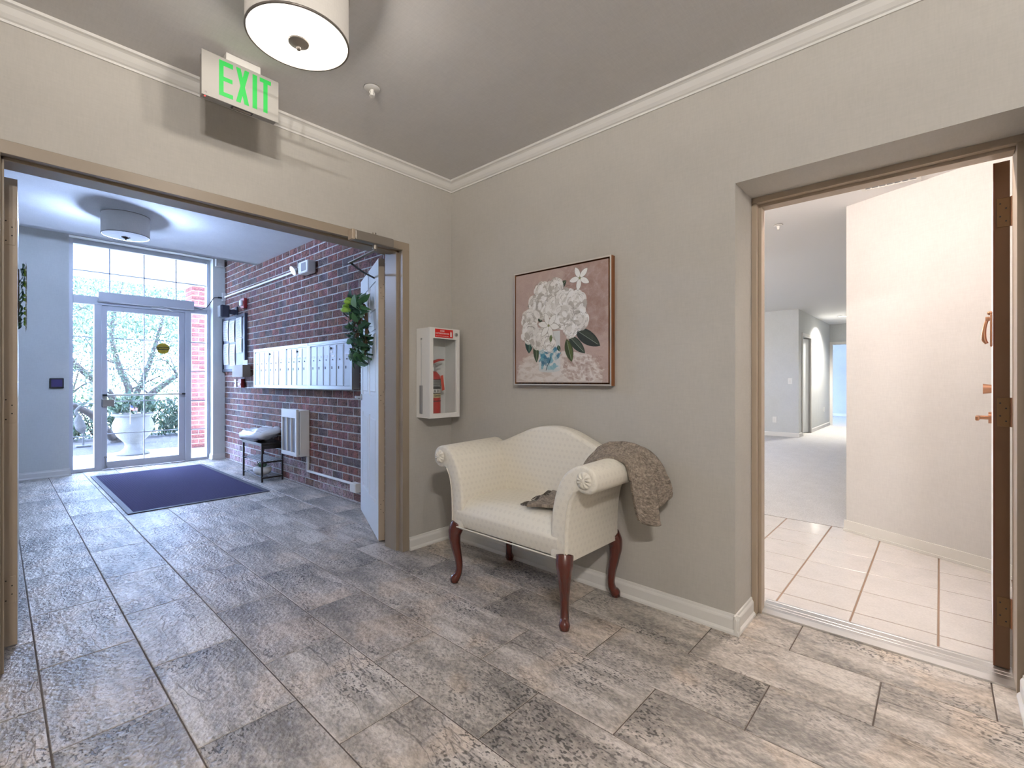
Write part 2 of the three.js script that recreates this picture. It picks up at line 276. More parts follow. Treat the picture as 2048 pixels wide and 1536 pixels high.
// ---------------------------------------------------------------- hall shell
struct('wall_back', [bx(-2, -0.04, 0, 2.9, -2.85, WZ), bx(-0.04, 1.877, 2.064, 2.9, -2.85, WZ), bx(1.877, 2.3, 0, 2.9, -2.85, WZ)], M.wall, 'beige textured wall with the wide opening to the vestibule', 'wall');
struct('wall_right', [bx(WX, 2.64, 0, 2.9, -2.85, -0.685), bx(WX, 2.64, 2.035, 2.9, -0.685, 0.226), bx(WX, 2.64, 0, 2.9, 0.226, 2.6)], M.wall, 'greige textured wall behind the settee with a deep apartment doorway', 'wall');
struct('wall_left', bx(-2.1, -2, 0, 2.9, -2.85, 2.2), M.wall, 'plain greige wall at the far side of the hall', 'wall');
struct('wall_front', bx(-2.1, 2.64, 0, 2.9, 2.1, 2.2), M.wall, 'plain greige wall at the near end of the hall', 'wall');
struct('ceiling', bx(-2, WX, 2.575, 2.7, WZ, 2.1), M.ceiling, 'plain painted hall ceiling inside the white crown moulding', 'ceiling');

const crown = [[0, -0.062], [0.007, -0.062], [0.010, -0.054], [0.018, -0.050], [0.030, -0.038], [0.044, -0.018], [0.052, -0.013], [0.062, -0.010], [0.066, 0], [0, 0]];
const base = [[0, 0], [0.022, 0], [0.021, 0.010], [0.015, 0.018], [0.013, 0.020], [0.013, 0.062], [0.011, 0.068], [0.007, 0.074], [0.006, 0.084], [0, 0.086]];
function runs(name, profile, list, y, m, label, category) { struct(name, list.map(([x0, z0, x1, z1, nx, nz]) => prism(profile, [x0, y, z0], [x1, y, z1], [nx, 0, nz], [0, 1, 0])), m, label, category); }
runs('trim_1', crown, [[-2, WZ, WX, WZ, 0, 1]], 2.575, M.trim, 'white crown moulding above the vestibule opening', 'crown moulding');
runs('trim_2', crown, [[WX, WZ, WX, 2.1, -1, 0]], 2.575, M.trim, 'white crown moulding above the settee wall', 'crown moulding');
runs('baseboard_back', base, [[1.878, WZ, WX, WZ, 0, 1], [-2, WZ, -0.045, WZ, 0, 1]], 0, M.trim, 'white moulded baseboard beside the opening frame', 'baseboard');
runs('baseboard_right', base, [[WX, WZ, WX, -0.663, -1, 0], [WX - 0.022, -0.685, 2.49, -0.685, 0, 1]], 0, M.trim, 'white moulded baseboard behind the settee turning into the doorway', 'baseboard');
runs('baseboard_front', base, [[WX, 0.204, WX, 2.1, -1, 0], [WX - 0.022, 0.226, 2.49, 0.226, 0, -1]], 0, M.trim, 'white moulded baseboard at the hinge side of the doorway', 'baseboard');

// steel frame of the double opening
{
  const f = structGroup('trim_3', 'taupe steel door frame round the wide vestibule opening', 'door frame');
  const jamb = (s, x) => [rb(Math.min(x, x + s * 0.052), Math.max(x, x + s * 0.052), 0, 2.012, WZ - 0.02, WZ + 0.006, 0.002), bx(Math.min(x + s * 0.006, x + s * 0.05), Math.max(x + s * 0.006, x + s * 0.05), 0, 2.02, -2.705, WZ - 0.01)];
  mesh('jamb', [...jamb(1, 1.825), rb(1.812, 1.86, 0, 2.02, -2.835, -2.70, 0.002), rb(1.838, 1.877, 0, 2.05, -2.868, -2.83, 0.002)], M.frameTaupe, f);
  mesh('jamb', [...jamb(-1, 0.014), rb(-0.02, 0.024, 0, 2.02, -2.835, -2.70, 0.002), rb(-0.04, 0.0, 0, 2.05, -2.868, -2.83, 0.002)], M.frameTaupe, f);
  mesh('head', [rb(-0.038, 1.877, 2.012, 2.064, WZ - 0.02, WZ + 0.006, 0.002), bx(0, 1.84, 2.018, 2.06, -2.705, WZ - 0.01), rb(0, 1.84, 2.004, 2.05, -2.78, -2.70, 0.002), bx(-0.03, 1.86, 2.020, 2.06, -2.868, -2.77)], M.frameTaupe, f);
}

// ---------------------------------------------------------------- vestibule shell
struct('ceiling_vestibule', [bx(-1.3, BX + 0.02, 2.63, 2.75, -6.53, -2.85), bx(-1.3, BX + 0.02, 2.63, 3.2, -6.53, -6.43)], M.vestCeiling, 'flat pale vestibule ceiling that stops short of the entrance window', 'ceiling');
struct('ceiling_window_well', bx(-1.3, 2.5, 3.1, 3.25, -8.1, -6.43), M.vestCeiling, 'raised ceiling strip in front of the entrance window', 'ceiling');
struct('wall_vestibule_left', bx(-1.4, -1.3, 0, 3.2, -8.1, -2.85), M.vestWall, 'plain pale side wall of the vestibule', 'wall');
struct('wall_vestibule_front', [bx(-1.3, 0.60, 0, 3.15, -8.1, -7.765), bx(0.60, 2.13, 2.90, 3.15, -8.1, -7.765), bx(2.118, 2.42, 0, 3.15, -8.1, -7.765)], M.vestWall, 'pale blue-grey wall round the glazed entrance', 'wall');
runs('baseboard_vestibule', base, [[-1.3, -7.765, 0.60, -7.765, 0, 1], [2.118, -7.765, BX, -7.765, 0, 1], [0.60, -7.745, 0.60, -7.93, 1, 0], [2.118, -7.745, 2.118, -7.93, -1, 0]], 0, M.trim, 'white baseboard beside the glazed entrance', 'baseboard');

// brick wall: the bricks that show largest are parts of their own, the rest one part
{
  const wall = structGroup('wall_brick', 'red-brown brick wall of the vestibule with pale mortar joints', 'wall');
  mesh('mortar', bx(BX + 0.0025, 2.5, 0, 3.15, -8.1, -2.85), M.mortar, wall);
  const H = 0.0796, Lb = 0.203, r = rngOf(31), fwd = V(Math.sin(YAW), 0, -Math.cos(YAW));
  const cols = [[0.31, 0.135, 0.11], [0.27, 0.125, 0.105], [0.34, 0.155, 0.12], [0.23, 0.12, 0.11], [0.29, 0.15, 0.12], [0.17, 0.135, 0.135], [0.30, 0.175, 0.13], [0.24, 0.14, 0.125], [0.52, 0.41, 0.385], [0.45, 0.31, 0.285]];
  const paint = (g, c) => { const a = new Float32Array(g.attributes.position.count * 3); for (let i = 0; i < a.length; i += 3) { a[i] = c[0]; a[i + 1] = c[1]; a[i + 2] = c[2]; } g.setAttribute('color', new THREE.BufferAttribute(a, 3)); return g; };
  const kinds = cols.map((c) => [0, 1, 2].map(() => paint(slab(H - 0.011, Lb - 0.0105, 0.03, 0.0018, r() * 0.6, r() * 0.6, false, 0.003, r).rotateZ(Math.PI / 2), c)));
  const all = [];
  for (let i = -1; i < 39; i++) {
    const y0 = Math.max(0, 0.0134 + i * H), y1 = Math.min(3.12, 0.0134 + (i + 1) * H); if (y1 - y0 < 0.012) continue;
    for (let k = -22; k < 10; k++) {
      const z0 = Math.max(-7.765, -4.39 + k * Lb + (i & 1 ? 0 : Lb / 2)), z1 = Math.min(-2.852, -4.39 + (k + 1) * Lb + (i & 1 ? 0 : Lb / 2)); if (z1 - z0 < 0.03) continue;
      const y = (y0 + y1) / 2, z = (z0 + z1) / 2, pale = i < 2 ? r() < 0.8 : i === 2 ? r() < 0.35 : false;
      const kind = pale ? 8 + Math.floor(r() * 2) : Math.floor(r() * 8), shape = Math.floor(r() * 3), sy = (y1 - y0 - 0.011) / (H - 0.011), sz = (z1 - z0 - 0.0105) / (Lb - 0.0105);
      const v = V(BX, y, z).sub(EYE), d = v.dot(fwd); let size = -z / (d * d * d);
      const px = 1024 + 941 * (v.x * Math.cos(YAW) + v.z * Math.sin(YAW)) / d;
      if (px > 748 || (z > -6.35 && z < -4.05 && y > 1.09 && y < 1.48) || (y > 2.62 && z > -6.5) || (px > 690 && y > 1.3 && y < 1.8)) size = 0;
      all.push({ y, z, kind, shape, sy, sz, size, x: BX + (r() - 0.5) * 0.003 });
    }
  }
  const order = [...all].sort((a, b) => b.size - a.size), near = new Set(order.slice(0, 300)), rest = []; let n = 0;
  for (const b of all) {
    const g = kinds[b.kind][b.shape];
    if (near.has(b)) { const m = mesh('brick' + (n ? '_' + String(n).padStart(3, '0') : ''), g, M.brick, wall); m.position.set(b.x, b.y, b.z); m.scale.set(1, b.sy, b.sz); n++; }
    else rest.push(g.clone().scale(1, b.sy, b.sz).translate(b.x, b.y, b.z));
  }
  const o = mesh('brickwork', mergeGeometries(rest), M.brick, wall); o.userData.kind = 'stuff';
}

// ---------------------------------------------------------------- glazed entrance
{
  const Z = -7.95, w = structGroup('window_1', 'white metal storefront window with transom and sidelights round the entrance door', 'window');
  const fr = (x0, x1, y0, y1, d = 0.05) => rb(x0, x1, y0, y1, Z - d, Z + d, 0.003);
  mesh('frame', [fr(0.60, 0.648, 0, 2.90), fr(2.078, 2.13, 0, 2.90), fr(0.648, 2.078, 2.84, 2.90, 0.0495), fr(0.844, 0.918, 0, 2.106), fr(1.813, 1.884, 0, 2.106), fr(0.648, 2.078, 2.1065, 2.206, 0.049), fr(0.648, 0.844, 0, 0.042, 0.049), fr(1.884, 2.078, 0, 0.036, 0.049)], M.aluPaint, w);
  mesh('transom_pane', bx(0.648, 2.078, 2.206, 2.84, Z - 0.003, Z + 0.003), M.glass, w);
  mesh('sidelight_pane', bx(0.648, 0.844, 0.042, 2.106, Z - 0.003, Z + 0.003), M.glass, w);
  mesh('sidelight_pane', bx(1.884, 2.078, 0.036, 2.106, Z - 0.003, Z + 0.003), M.glass, w);
  const bar = (x0, x1, y0, y1) => mesh('muntin', bx(x0, x1, y0, y1, Z - 0.006, Z + 0.006), M.aluPaint, w);
  for (const x of [0.998, 1.355, 1.714]) bar(x - 0.007, x + 0.007, 2.206, 2.84);
  bar(0.648, 2.078, 2.517, 2.531);
  for (const y of [0.44, 0.855, 1.275, 1.69]) { bar(0.648, 0.844, y - 0.006, y + 0.006); bar(1.884, 2.078, y - 0.006, y + 0.006); }

  const d = structGroup('door_1', 'glazed white metal entrance door with a push bar', 'door');
  mesh('stile', rb(0.920, 0.972, 0.006, 2.104, Z - 0.022, Z + 0.022, 0.003), M.aluPaint, d);
  mesh('stile', rb(1.742, 1.811, 0.006, 2.104, Z - 0.022, Z + 0.022, 0.003), M.aluPaint, d);
  mesh('rail', rb(0.972, 1.742, 2.042, 2.104, Z - 0.022, Z + 0.022, 0.003), M.aluPaint, d);
  mesh('rail', rb(0.972, 1.742, 0.006, 0.098, Z - 0.022, Z + 0.022, 0.003), M.aluPaint, d);
  mesh('pane', bx(0.972, 1.742, 0.098, 2.042, Z - 0.003, Z + 0.003), M.glass, d);
  for (const y of [0.455, 0.872, 1.292, 1.69]) mesh('muntin', bx(0.972, 1.742, y - 0.006, y + 0.006, Z - 0.006, Z + 0.006), M.aluPaint, d);
  mesh('muntin', bx(1.349, 1.361, 0.098, 2.042, Z - 0.0055, Z + 0.0055), M.aluPaint, d);
  const pb = mesh('push_bar', cyl(0.011, 0.011, 0.86, 1.365, 0.956, Z + 0.075, 'x'), M.alu, d);
  mesh('bracket', [rb(0.925, 0.965, 0.945, 0.968, Z + 0.02, Z + 0.09, 0.003), rb(1.765, 1.805, 0.945, 0.968, Z + 0.02, Z + 0.09, 0.003)], M.black, pb);
  const lk = mesh('lock_case', rb(0.925, 1.04, 0.81, 0.90, Z + 0.022, Z + 0.06, 0.005), M.tan, d);
  mesh('latch', rb(0.908, 0.928, 0.805, 0.906, Z + 0.018, Z + 0.05, 0.003), M.grey, lk);
  mesh('door_holder', [cyl(0.008, 0.008, 0.11, 0.955, 0.105, Z + 0.035), cyl(0.018, 0.014, 0.03, 0.955, 0.035, Z + 0.04), rb(0.94, 0.97, 0.15, 0.17, Z + 0.02, Z + 0.045, 0.003)], M.grey, d);
  const pull = mesh('outer_pull', tube([[0.985, 1.40, Z - 0.03], [0.985, 1.39, Z - 0.08], [0.985, 1.00, Z - 0.08], [0.985, 0.99, Z - 0.03]], 0.012), M.alu, d);

  const op = thing('door_operator', 'long white automatic door operator box above the glass entrance door', 'door operator');
  mesh('housing', rb(0.872, 1.895, 2.143, 2.259, Z + 0.05, Z + 0.16, 0.006), M.aluPaint, op);
  mesh('arm', [tube([[1.42, 2.125, Z + 0.10], [1.50, 2.12, Z + 0.13], [1.60, 2.13, Z + 0.10]], 0.011, 12), tube([[1.58, 2.135, Z + 0.11], [1.66, 2.105, Z + 0.06]], 0.010, 8)], M.alu, op);
  const stk = canvas(256, 256, (c) => { c.fillStyle = '#b59a12'; c.fillRect(0, 0, 256, 256); c.fillStyle = '#15130c'; c.fillRect(0, 92, 256, 72); c.textAlign = 'center'; c.font = 'bold 27px sans-serif'; c.fillText('AUTOMATIC', 128, 78); c.fillText('DOOR', 128, 196); c.fillStyle = '#d4b81e'; c.font = 'bold 52px sans-serif'; c.fillText('CAUTION', 128, 147); });
  const disc = new THREE.CircleGeometry(0.075, 40).translate(1.565, 1.585, Z + 0.0045);
  single('caution_sticker', disc, mat([0.9, 0.9, 0.9], 0.6, { map: stk, side: THREE.DoubleSide }), 'round yellow caution sticker with black band on the door glass', 'sticker');
}

// ---------------------------------------------------------------- the two steel leaves of the hall opening
function panelLeaf(name, label, hand) {                // leaf along +x from the hinge, panels on the +z face
  const d = structGroup(name, label, 'door'), W = 0.905, H = 1.995, T = 0.044, y0 = 0.012;
  mesh('slab', bx(0, W, y0, y0 + H, -T / 2, T / 2 - 0.007), M.doorWhite, d);
  const cols = [[0.115, 0.415], [0.49, 0.79]], rows = [[0.25, 0.88], [1.03, 1.52], [1.64, 1.87]];
  const face = poly([[0, y0], [W, y0], [W, y0 + H], [0, y0 + H]]);
  for (const [a, b] of cols) for (const [e, f] of rows) face.holes.push(new THREE.Path([[a, e], [a, f], [b, f], [b, e]].map((p) => new THREE.Vector2(...p))));
  mesh('face_frame', mapUV(extrude(face, 0.007).translate(0, 0, T / 2 - 0.007)), M.doorWhite, d);
  for (const [a, b] of cols) for (const [e, f] of rows) { const g = slab(b - a - 0.05, f - e - 0.05, 0.007, 0.0065).rotateX(Math.PI / 2).translate((a + b) / 2, (e + f) / 2, T / 2 - 0.0005); mesh('raised_panel', g, M.doorWhite, d); }
  mesh('edge', bx(-0.0015, 0.0005, y0, y0 + H, -T / 2, T / 2), M.frameTan, d);
  for (const y of [0.25, 1.02, 1.78]) {
    const h = mesh('hinge', [rb(-0.004, -0.0012, y - 0.058, y + 0.058, -T / 2 + 0.001, T / 2 - 0.006, 0.001)], M.frameTan, d);
    mesh('barrel', cyl(0.0075, 0.0075, 0.116, -0.008, y, -T / 2 - 0.004), M.frameTan, h);
    mesh('screw', [[-0.012, 0.042], [0.006, 0.018], [0.006, -0.018], [-0.012, -0.042]].map(([z, dy]) => cyl(0.0028, 0.0028, 0.0012, -0.0044, y + dy, z, 'x', 10)), M.black, h);
  }
  if (hand > 0) mesh('lever', [cyl(0.027, 0.027, 0.012, W - 0.07, 1.0, T / 2 + 0.006, 'z'), cyl(0.010, 0.010, 0.045, W - 0.07, 1.0, T / 2 + 0.03, 'z'), rb(W - 0.18, W - 0.06, 0.990, 1.012, T / 2 + 0.045, T / 2 + 0.060, 0.005)], M.steel, d);
  return d;
}
{
  const R = panelLeaf('door_2', 'white six-panel steel door leaf standing open beside the brick wall', 1);
  R.scale.z = -1; R.position.set(1.842, 0, -2.925); R.rotation.y = Math.atan2(0.866, 0.356);        // swings into the vestibule towards the brick
  const Lf = panelLeaf('door_3', 'white steel door leaf seen edge-on at the other jamb of the opening', -1);
  Lf.position.set(0.043, 0, -2.935); Lf.rotation.y = Math.PI / 2 - 0.028;

  const c = thing('door_closer', 'bronze overhead door closer on the head of the opening frame', 'door closer');
  mesh('body', rb(1.452, 1.722, 1.992, 2.05, WZ + 0.006, WZ + 0.062, 0.008), M.closer, c);
  mesh('end_cap', rb(1.432, 1.453, 1.99, 2.052, WZ + 0.006, WZ + 0.058, 0.004), M.frameTan, c);
  mesh('pinion', cyl(0.016, 0.014, 0.03, 1.60, 1.978, WZ + 0.035), M.closer, c); mesh('cap_screw', cyl(0.012, 0.012, 0.018, 1.595, 2.056, WZ + 0.035), M.closer, c);
  mesh('main_arm', [rb(-0.012, 0.30, -0.004, 0.004, -0.011, 0.011, 0.002)].map((g) => g.rotateZ(-0.10).rotateY(Math.PI / 2 + 0.03).translate(1.60, 1.957, WZ + 0.03)), M.closer, c);
  mesh('rod_arm', tube([[1.61, 1.927, WZ - 0.27], [1.75, 1.912, WZ - 0.37], [1.905, 1.90, WZ - 0.455]], 0.007, 8), M.bronze, c);
}

// ---------------------------------------------------------------- wreaths on the two leaves
function leafGeo(len, wid, bend = 0.25) {
  const pos = [], idx = []; const n = 5;
  for (let i = 0; i <= n; i++) { const t = i / n, w = wid * Math.sin(Math.PI * Math.pow(t, 0.8)) * 0.5, y = t * len, z = -bend * len * t * t; pos.push(-w, y, z + w * 0.35, 0, y, z, w, y, z + w * 0.35); }
  for (let i = 0; i < n; i++) for (let k = 0; k < 2; k++) { const a = i * 3 + k; idx.push(a, a + 1, a + 4, a, a + 4, a + 3); }
  const g = new THREE.BufferGeometry(); g.setAttribute('position', new THREE.Float32BufferAttribute(pos, 3)); g.setIndex(idx); g.computeVertexNormals(); return fix(g);
}
{
  const r = rngOf(77), w = thing('wreath', 'green eucalyptus wreath with pale berries hanging on the six-panel door', 'wreath');
  const geos = [leafGeo(0.075, 0.048, 0.3), leafGeo(0.06, 0.05, 0.2), leafGeo(0.095, 0.042, 0.35), leafGeo(0.045, 0.04, 0.2)], mats = [M.leafDark, M.leafDark, M.leafMid, M.leafMid, M.leafPale];
  const ringPts = Array.from({ length: 25 }, (_, i) => [0.205 * Math.cos(i / 24 * Math.PI * 2), 0.205 * Math.sin(i / 24 * Math.PI * 2), 0.03]);
  mesh('twig_ring', [tube(ringPts, 0.009, 60), ...Array.from({ length: 14 }, () => { const a = r() * 6.28, b = a + 0.5 + r(); return tube([[0.2 * Math.cos(a), 0.2 * Math.sin(a), 0.03 + r() * 0.03], [0.22 * Math.cos((a + b) / 2), 0.22 * Math.sin((a + b) / 2), 0.06], [0.19 * Math.cos(b), 0.19 * Math.sin(b), 0.05]], 0.003, 10, 5); })], M.twig, w);
  for (let i = 0; i < 240; i++) {
    const a = r() * Math.PI * 2, m = mesh('leaf', geos[Math.floor(r() * 4)], mats[Math.floor(r() * 5)], w), out = (r() - 0.5) * 0.09;
    m.position.set((0.205 + out) * Math.cos(a), (0.205 + out) * Math.sin(a), 0.025 + r() * 0.065);
    m.rotation.set((r() - 0.5) * 1.6 + 0.5, (r() - 0.5) * 1.6, a - Math.PI / 2 + (r() - 0.5) * 2.6); m.scale.setScalar(0.62 + r() * 0.45);
  }
  const bg = fix(new THREE.SphereGeometry(0.019, 12, 8));
  for (const [a, k, z] of [[1.45, 0, 0.10], [1.30, 0.02, 0.11], [1.6, -0.03, 0.12], [1.15, 0.01, 0.12], [1.1, -0.05, 0.13], [1.75, -0.05, 0.11], [1.5, -0.06, 0.13]]) { const b = mesh('berry', bg, M.berry, w); b.position.set((0.215 + k) * Math.cos(a), (0.215 + k) * Math.sin(a), z); }
  const hg = mesh('hanger', rb(-0.006, 0.006, 0.20, 0.50, -0.001, 0.002, 0.0009), M.steel, w);
  const th = Math.atan2(0.866, 0.356); w.position.set(1.842 + 0.44 * Math.cos(th), 1.53, -2.925 - 0.44 * Math.sin(th)); w.rotation.y = th + Math.PI; w.translateZ(0.026); w.scale.set(1.02, 1.02, 1.4);

  const v = thing('floral_wreath', 'wreath of white flowers and leaves on the edge-on door leaf', 'wreath');
  mesh('twig_ring', tube(ringPts.map(([a, b]) => [a, b, 0.008]), 0.005, 60), M.twig, v);
  const pg = leafGeo(0.06, 0.055, 0.5);
  for (let i = 0; i < 12; i++) {
    const a = i / 12 * Math.PI * 2 + 0.2; const fl = mesh('flower', fix(new THREE.SphereGeometry(0.014, 10, 8)), M.berry, v); fl.position.set(0.205 * Math.cos(a), 0.205 * Math.sin(a), 0.06);
    for (let k = 0; k < 6; k++) { const p = mesh('petal', pg, M.petal, fl); p.rotation.order = 'ZXY'; p.rotation.z = k * Math.PI / 3; p.rotation.x = 0.5; }
    for (let k = 0; k < 3; k++) { const l = mesh('leaf', geos[k], M.leafMid, v), b = a + 0.26 + (k - 1) * 0.12; l.position.set(0.21 * Math.cos(b), 0.21 * Math.sin(b), 0.03); l.rotation.set(0.5, 0.2 * k, b - Math.PI / 2 + (k - 1) * 1.1); }
  }
  v.rotation.y = Math.PI / 2 - 0.028; v.position.set(0.043 + 0.022 + 0.012, 1.565, -2.935 - 0.5); v.scale.set(0.66, 0.66, 0.42);
}

// ---------------------------------------------------------------- things on the brick wall
{
  const mailUnit = (z0, z1, n, label, seed) => {
    const u = thing('mailbox_unit', label, 'mailboxes', 'wall mailboxes'), X = BX - 0.082, r = rngOf(seed), y0 = 1.058, y1 = 1.532;
    mesh('cabinet', bx(X + 0.012, BX - 0.003, y0 + 0.004, y1 - 0.02, z0 + 0.002, z1 - 0.002), M.mailbox, u);
    const fs = ring(z0, z1, y0, y1 - 0.005, 0.032);
    mesh('front_frame', mapUV(extrude(fs, 0.012, 0.002).rotateY(-Math.PI / 2).translate(X + 0.013, 0, 0)), M.mailbox, u);
    mesh('top_cap', rb(X - 0.006, BX - 0.004, y1 - 0.026, y1, z0 + 0.002, z1 - 0.002, 0.004), M.mailbox, u);
    const a = z0 + 0.036, w = (z1 - z0 - 0.072) / n;
    for (let i = 0; i < n; i++) {
      const c = a + i * w, dr = mesh('mailbox_door', [rb(X + 0.004, X + 0.016, y0 + 0.036, y1 - 0.05, c + 0.0045, c + w - 0.0045, 0.002), rb(X + 0.000, X + 0.006, y0 + 0.036, y1 - 0.05, c + 0.0045, c + 0.016, 0.002)], M.mailDoor, u);
      mesh('lock', cyl(0.007, 0.006, 0.007, X + 0.001, 1.345, c + w * 0.55, 'x', 12), M.grey, dr);
      mesh('pull_slot', rb(X + 0.001, X + 0.006, 1.255, 1.28, c + w * 0.36, c + w * 0.44, 0.001), M.black, dr);
      if (r() < 0.75) mesh('name_label', bx(X + 0.0025, X + 0.0045, 1.37, 1.39, c + w * 0.35, c + w * 0.75), M.paper, dr);
    }
    const c = a + w * (n * 0.55); mesh('master_lock', cyl(0.012, 0.010, 0.012, X - 0.002, 1.455, c, 'x', 14), M.black, u); mesh('number_label', bx(X + 0.0025, X + 0.004, 1.41, 1.435, c - 0.03, c + 0.03), M.paper, u);
    return u;
  };
  mailUnit(-6.37, -5.444, 6, 'white wall mailbox unit of six doors beside the brown box', 1);
  mailUnit(-5.440, -4.842, 4, 'white wall mailbox unit of four doors between its wider neighbours', 2);
  mailUnit(-4.838, -3.96, 6, 'white wall mailbox unit of six doors half behind the wreath', 3);

  const b = thing('notice_board', 'dark-framed notice board on the brick beside the glazed entrance', 'notice board');
  mesh('backing', bx(BX - 0.02, BX - 0.004, 1.28, 2.03, -7.75, -6.86), M.grey, b);
  mesh('frame', mapUV(extrude(ring(-7.755, -6.835, 1.27, 2.04, 0.035), 0.03, 0.002).rotateY(-Math.PI / 2).translate(BX - 0.005, 0, 0)), M.darkBlue, b);
  const lines = canvas(128, 176, (c) => { c.fillStyle = '#eeeeee'; c.fillRect(0, 0, 128, 176); c.fillStyle = '#9a9aa2'; const r = rngOf(4); for (let y = 14; y < 168; y += 9) c.fillRect(12, y, 60 + r() * 42, 3); });
  const pm = mat([0.85, 0.85, 0.85], 0.8, { map: lines });
  const where = [[-7.62, 1.86, 0.30, 0.07, 'tilted printed notice in the upper row of the dark-framed board'], [-7.36, 1.83, 0.30, 0.01, 'straight notice between two others in the upper row of the board'], [-7.07, 1.88, 0.30, 0, 'upright notice directly above the short sheet on the board'], [-7.60, 1.52, 0.30, -0.02, 'white notice directly below the tilted sheet on the board'], [-7.34, 1.50, 0.30, 0.01, 'white notice in the lower row between its neighbours on the board'], [-7.07, 1.62, 0.20, 0, 'short notice sheet on the board above the tan box']];
  for (const [z, y, h, t, lab] of where) {
    const g = new THREE.PlaneGeometry(0.21, h); const m = single('notice', mesh('x', fix(sheet((u, v) => V((u - 0.5) * 0.215, (v - 0.5) * h, 0.006 * Math.sin(v * 3)), 2, 6, 0.0008)), pm).geometry, pm, lab, 'notice', 'notices on the board');
    m.position.set(BX - 0.028, y, z); m.rotation.set(t, -Math.PI / 2, 0, 'XYZ');
  }
  const bxs = thing('suggestion_box', 'tan box fixed to the brick under the notice board', 'box');
  mesh('body', rb(BX - 0.135, BX - 0.04, 1.19, 1.345, -7.0, -6.61, 0.003), M.tan, bxs); mesh('bracket', bx(BX - 0.041, BX - 0.003, 1.20, 1.262, -6.82, -6.65), M.darkTan, bxs); mesh('side', bx(BX - 0.133, BX - 0.041, 1.192, 1.343, -6.611, -6.607), M.darkTan, bxs);
  mesh('slip', bx(BX - 0.07, BX - 0.067, 1.34, 1.41, -6.80, -6.63), M.paper, bxs);
  const ps = thing('pull_station', 'small red fire alarm pull station below the tan box', 'fire alarm'); mesh('body', rb(BX - 0.05, BX - 0.003, 1.045, 1.165, -7.04, -6.93, 0.006), M.redLabel, ps); mesh('handle', rb(BX - 0.06, BX - 0.048, 1.075, 1.11, -7.025, -6.945, 0.003), M.paper, ps);
  const sp = thing('switch_plate', 'white switch plate on the brick beside the red pull station', 'switch'); mesh('plate', rb(BX - 0.01, BX - 0.003, 1.05, 1.16, -7.33, -7.255, 0.002), M.white, sp); mesh('toggle', rb(BX - 0.02, BX - 0.009, 1.095, 1.118, -7.298, -7.287, 0.002), M.white, sp);
  const st = thing('alarm_strobe', 'red and white fire alarm strobe on the brick above the board', 'fire alarm'); mesh('body', rb(BX - 0.045, BX - 0.003, 2.105, 2.245, -6.96, -6.84, 0.006), M.redLabel, st); mesh('lens', rb(BX - 0.075, BX - 0.044, 2.14, 2.215, -6.93, -6.87, 0.01), M.white, st);
  const sk = thing('wall_speaker', 'dark boxy wall speaker on a bracket near the glazed entrance', 'speaker');
  mesh('cabinet', rb(BX - 0.22, BX - 0.11, 2.0, 2.17, -7.30, -7.16, 0.02, 3), M.darkBlue, sk); mesh('grille', rb(BX - 0.226, BX - 0.218, 2.01, 2.16, -7.285, -7.175, 0.003), M.grey, sk); mesh('bracket', [rb(BX - 0.11, BX - 0.02, 2.055, 2.12, -7.25, -7.20, 0.004), rb(BX - 0.022, BX - 0.003, 2.02, 2.165, -7.26, -7.19, 0.003)], M.darkBlue, sk);
  single('cable_conduit', [rb(BX - 0.026, BX - 0.003, 2.345, 2.368, -7.70, -5.20, 0.006)], M.white, 'long white surface conduit running level across the upper brick', 'conduit');
  const jb = thing('wall_outlet', 'white outlet box at the brick corner with a black plug in it', 'outlet'); mesh('box', rb(BX - 0.045, BX - 0.003, 2.30, 2.42, -7.76, -7.70, 0.004), M.white, jb); mesh('plug', cyl(0.012, 0.009, 0.05, BX - 0.07, 2.345, -7.73, 'x', 12), M.black, jb);
  single('power_cord', tube([[BX - 0.09, 2.345, -7.73], [2.12, 2.33, -7.74], [2.05, 2.20, -7.76], [1.98, 2.16, -7.80], [1.90, 2.175, -7.84]], 0.005, 40, 6), M.black, 'black power cord from the corner outlet to the door operator', 'cord');
  const sn = thing('motion_sensor', 'small white motion sensor high beside the entrance window', 'sensor'); mesh('body', rb(2.14, 2.25, 2.79, 2.90, -7.762, -7.70, 0.01), M.white, sn); mesh('lens', rb(2.165, 2.225, 2.80, 2.84, -7.702, -7.69, 0.008), M.paper, sn);

  const em = thing('emergency_light', 'white emergency light unit with tilted lamp heads high on the brick', 'emergency light');
  mesh('housing', [rb(BX - 0.10, BX - 0.003, 2.27, 2.40, -5.06, -4.83, 0.02, 3)], M.white, em);
  mesh('panel', rb(BX - 0.104, BX - 0.098, 2.29, 2.375, -4.97, -4.87, 0.004), M.grey, em);
  mesh('lamp_head', [cyl(0.05, 0.035, 0.05, 0, 0, 0, 'x').rotateZ(0.5).translate(BX - 0.10, 2.33, -5.13), cyl(0.012, 0.012, 0.08, BX - 0.07, 2.33, -5.09, 'z')], M.alu, em);

  const h = thing('wall_heater', 'white wall heater cabinet with three tall grille panels on the brick', 'heater'), HX = BX - 0.135;
  mesh('cabinet', rb(HX + 0.03, BX - 0.002, 0.335, 0.828, -5.385, -4.99, 0.006), M.white, h);
  mesh('front', mapUV(extrude((() => { const s = poly([[-5.39, 0.34], [-5.01, 0.34], [-5.01, 0.832], [-5.39, 0.832]]); for (let i = 0; i < 3; i++) { const a = -5.372 + i * 0.116; s.holes.push(new THREE.Path([[a, 0.375], [a, 0.745], [a + 0.104, 0.745], [a + 0.104, 0.375]].map((p) => new THREE.Vector2(...p)))); } return s; })(), 0.02, 0.003).rotateY(-Math.PI / 2).translate(HX + 0.022, 0, 0)), M.white, h);
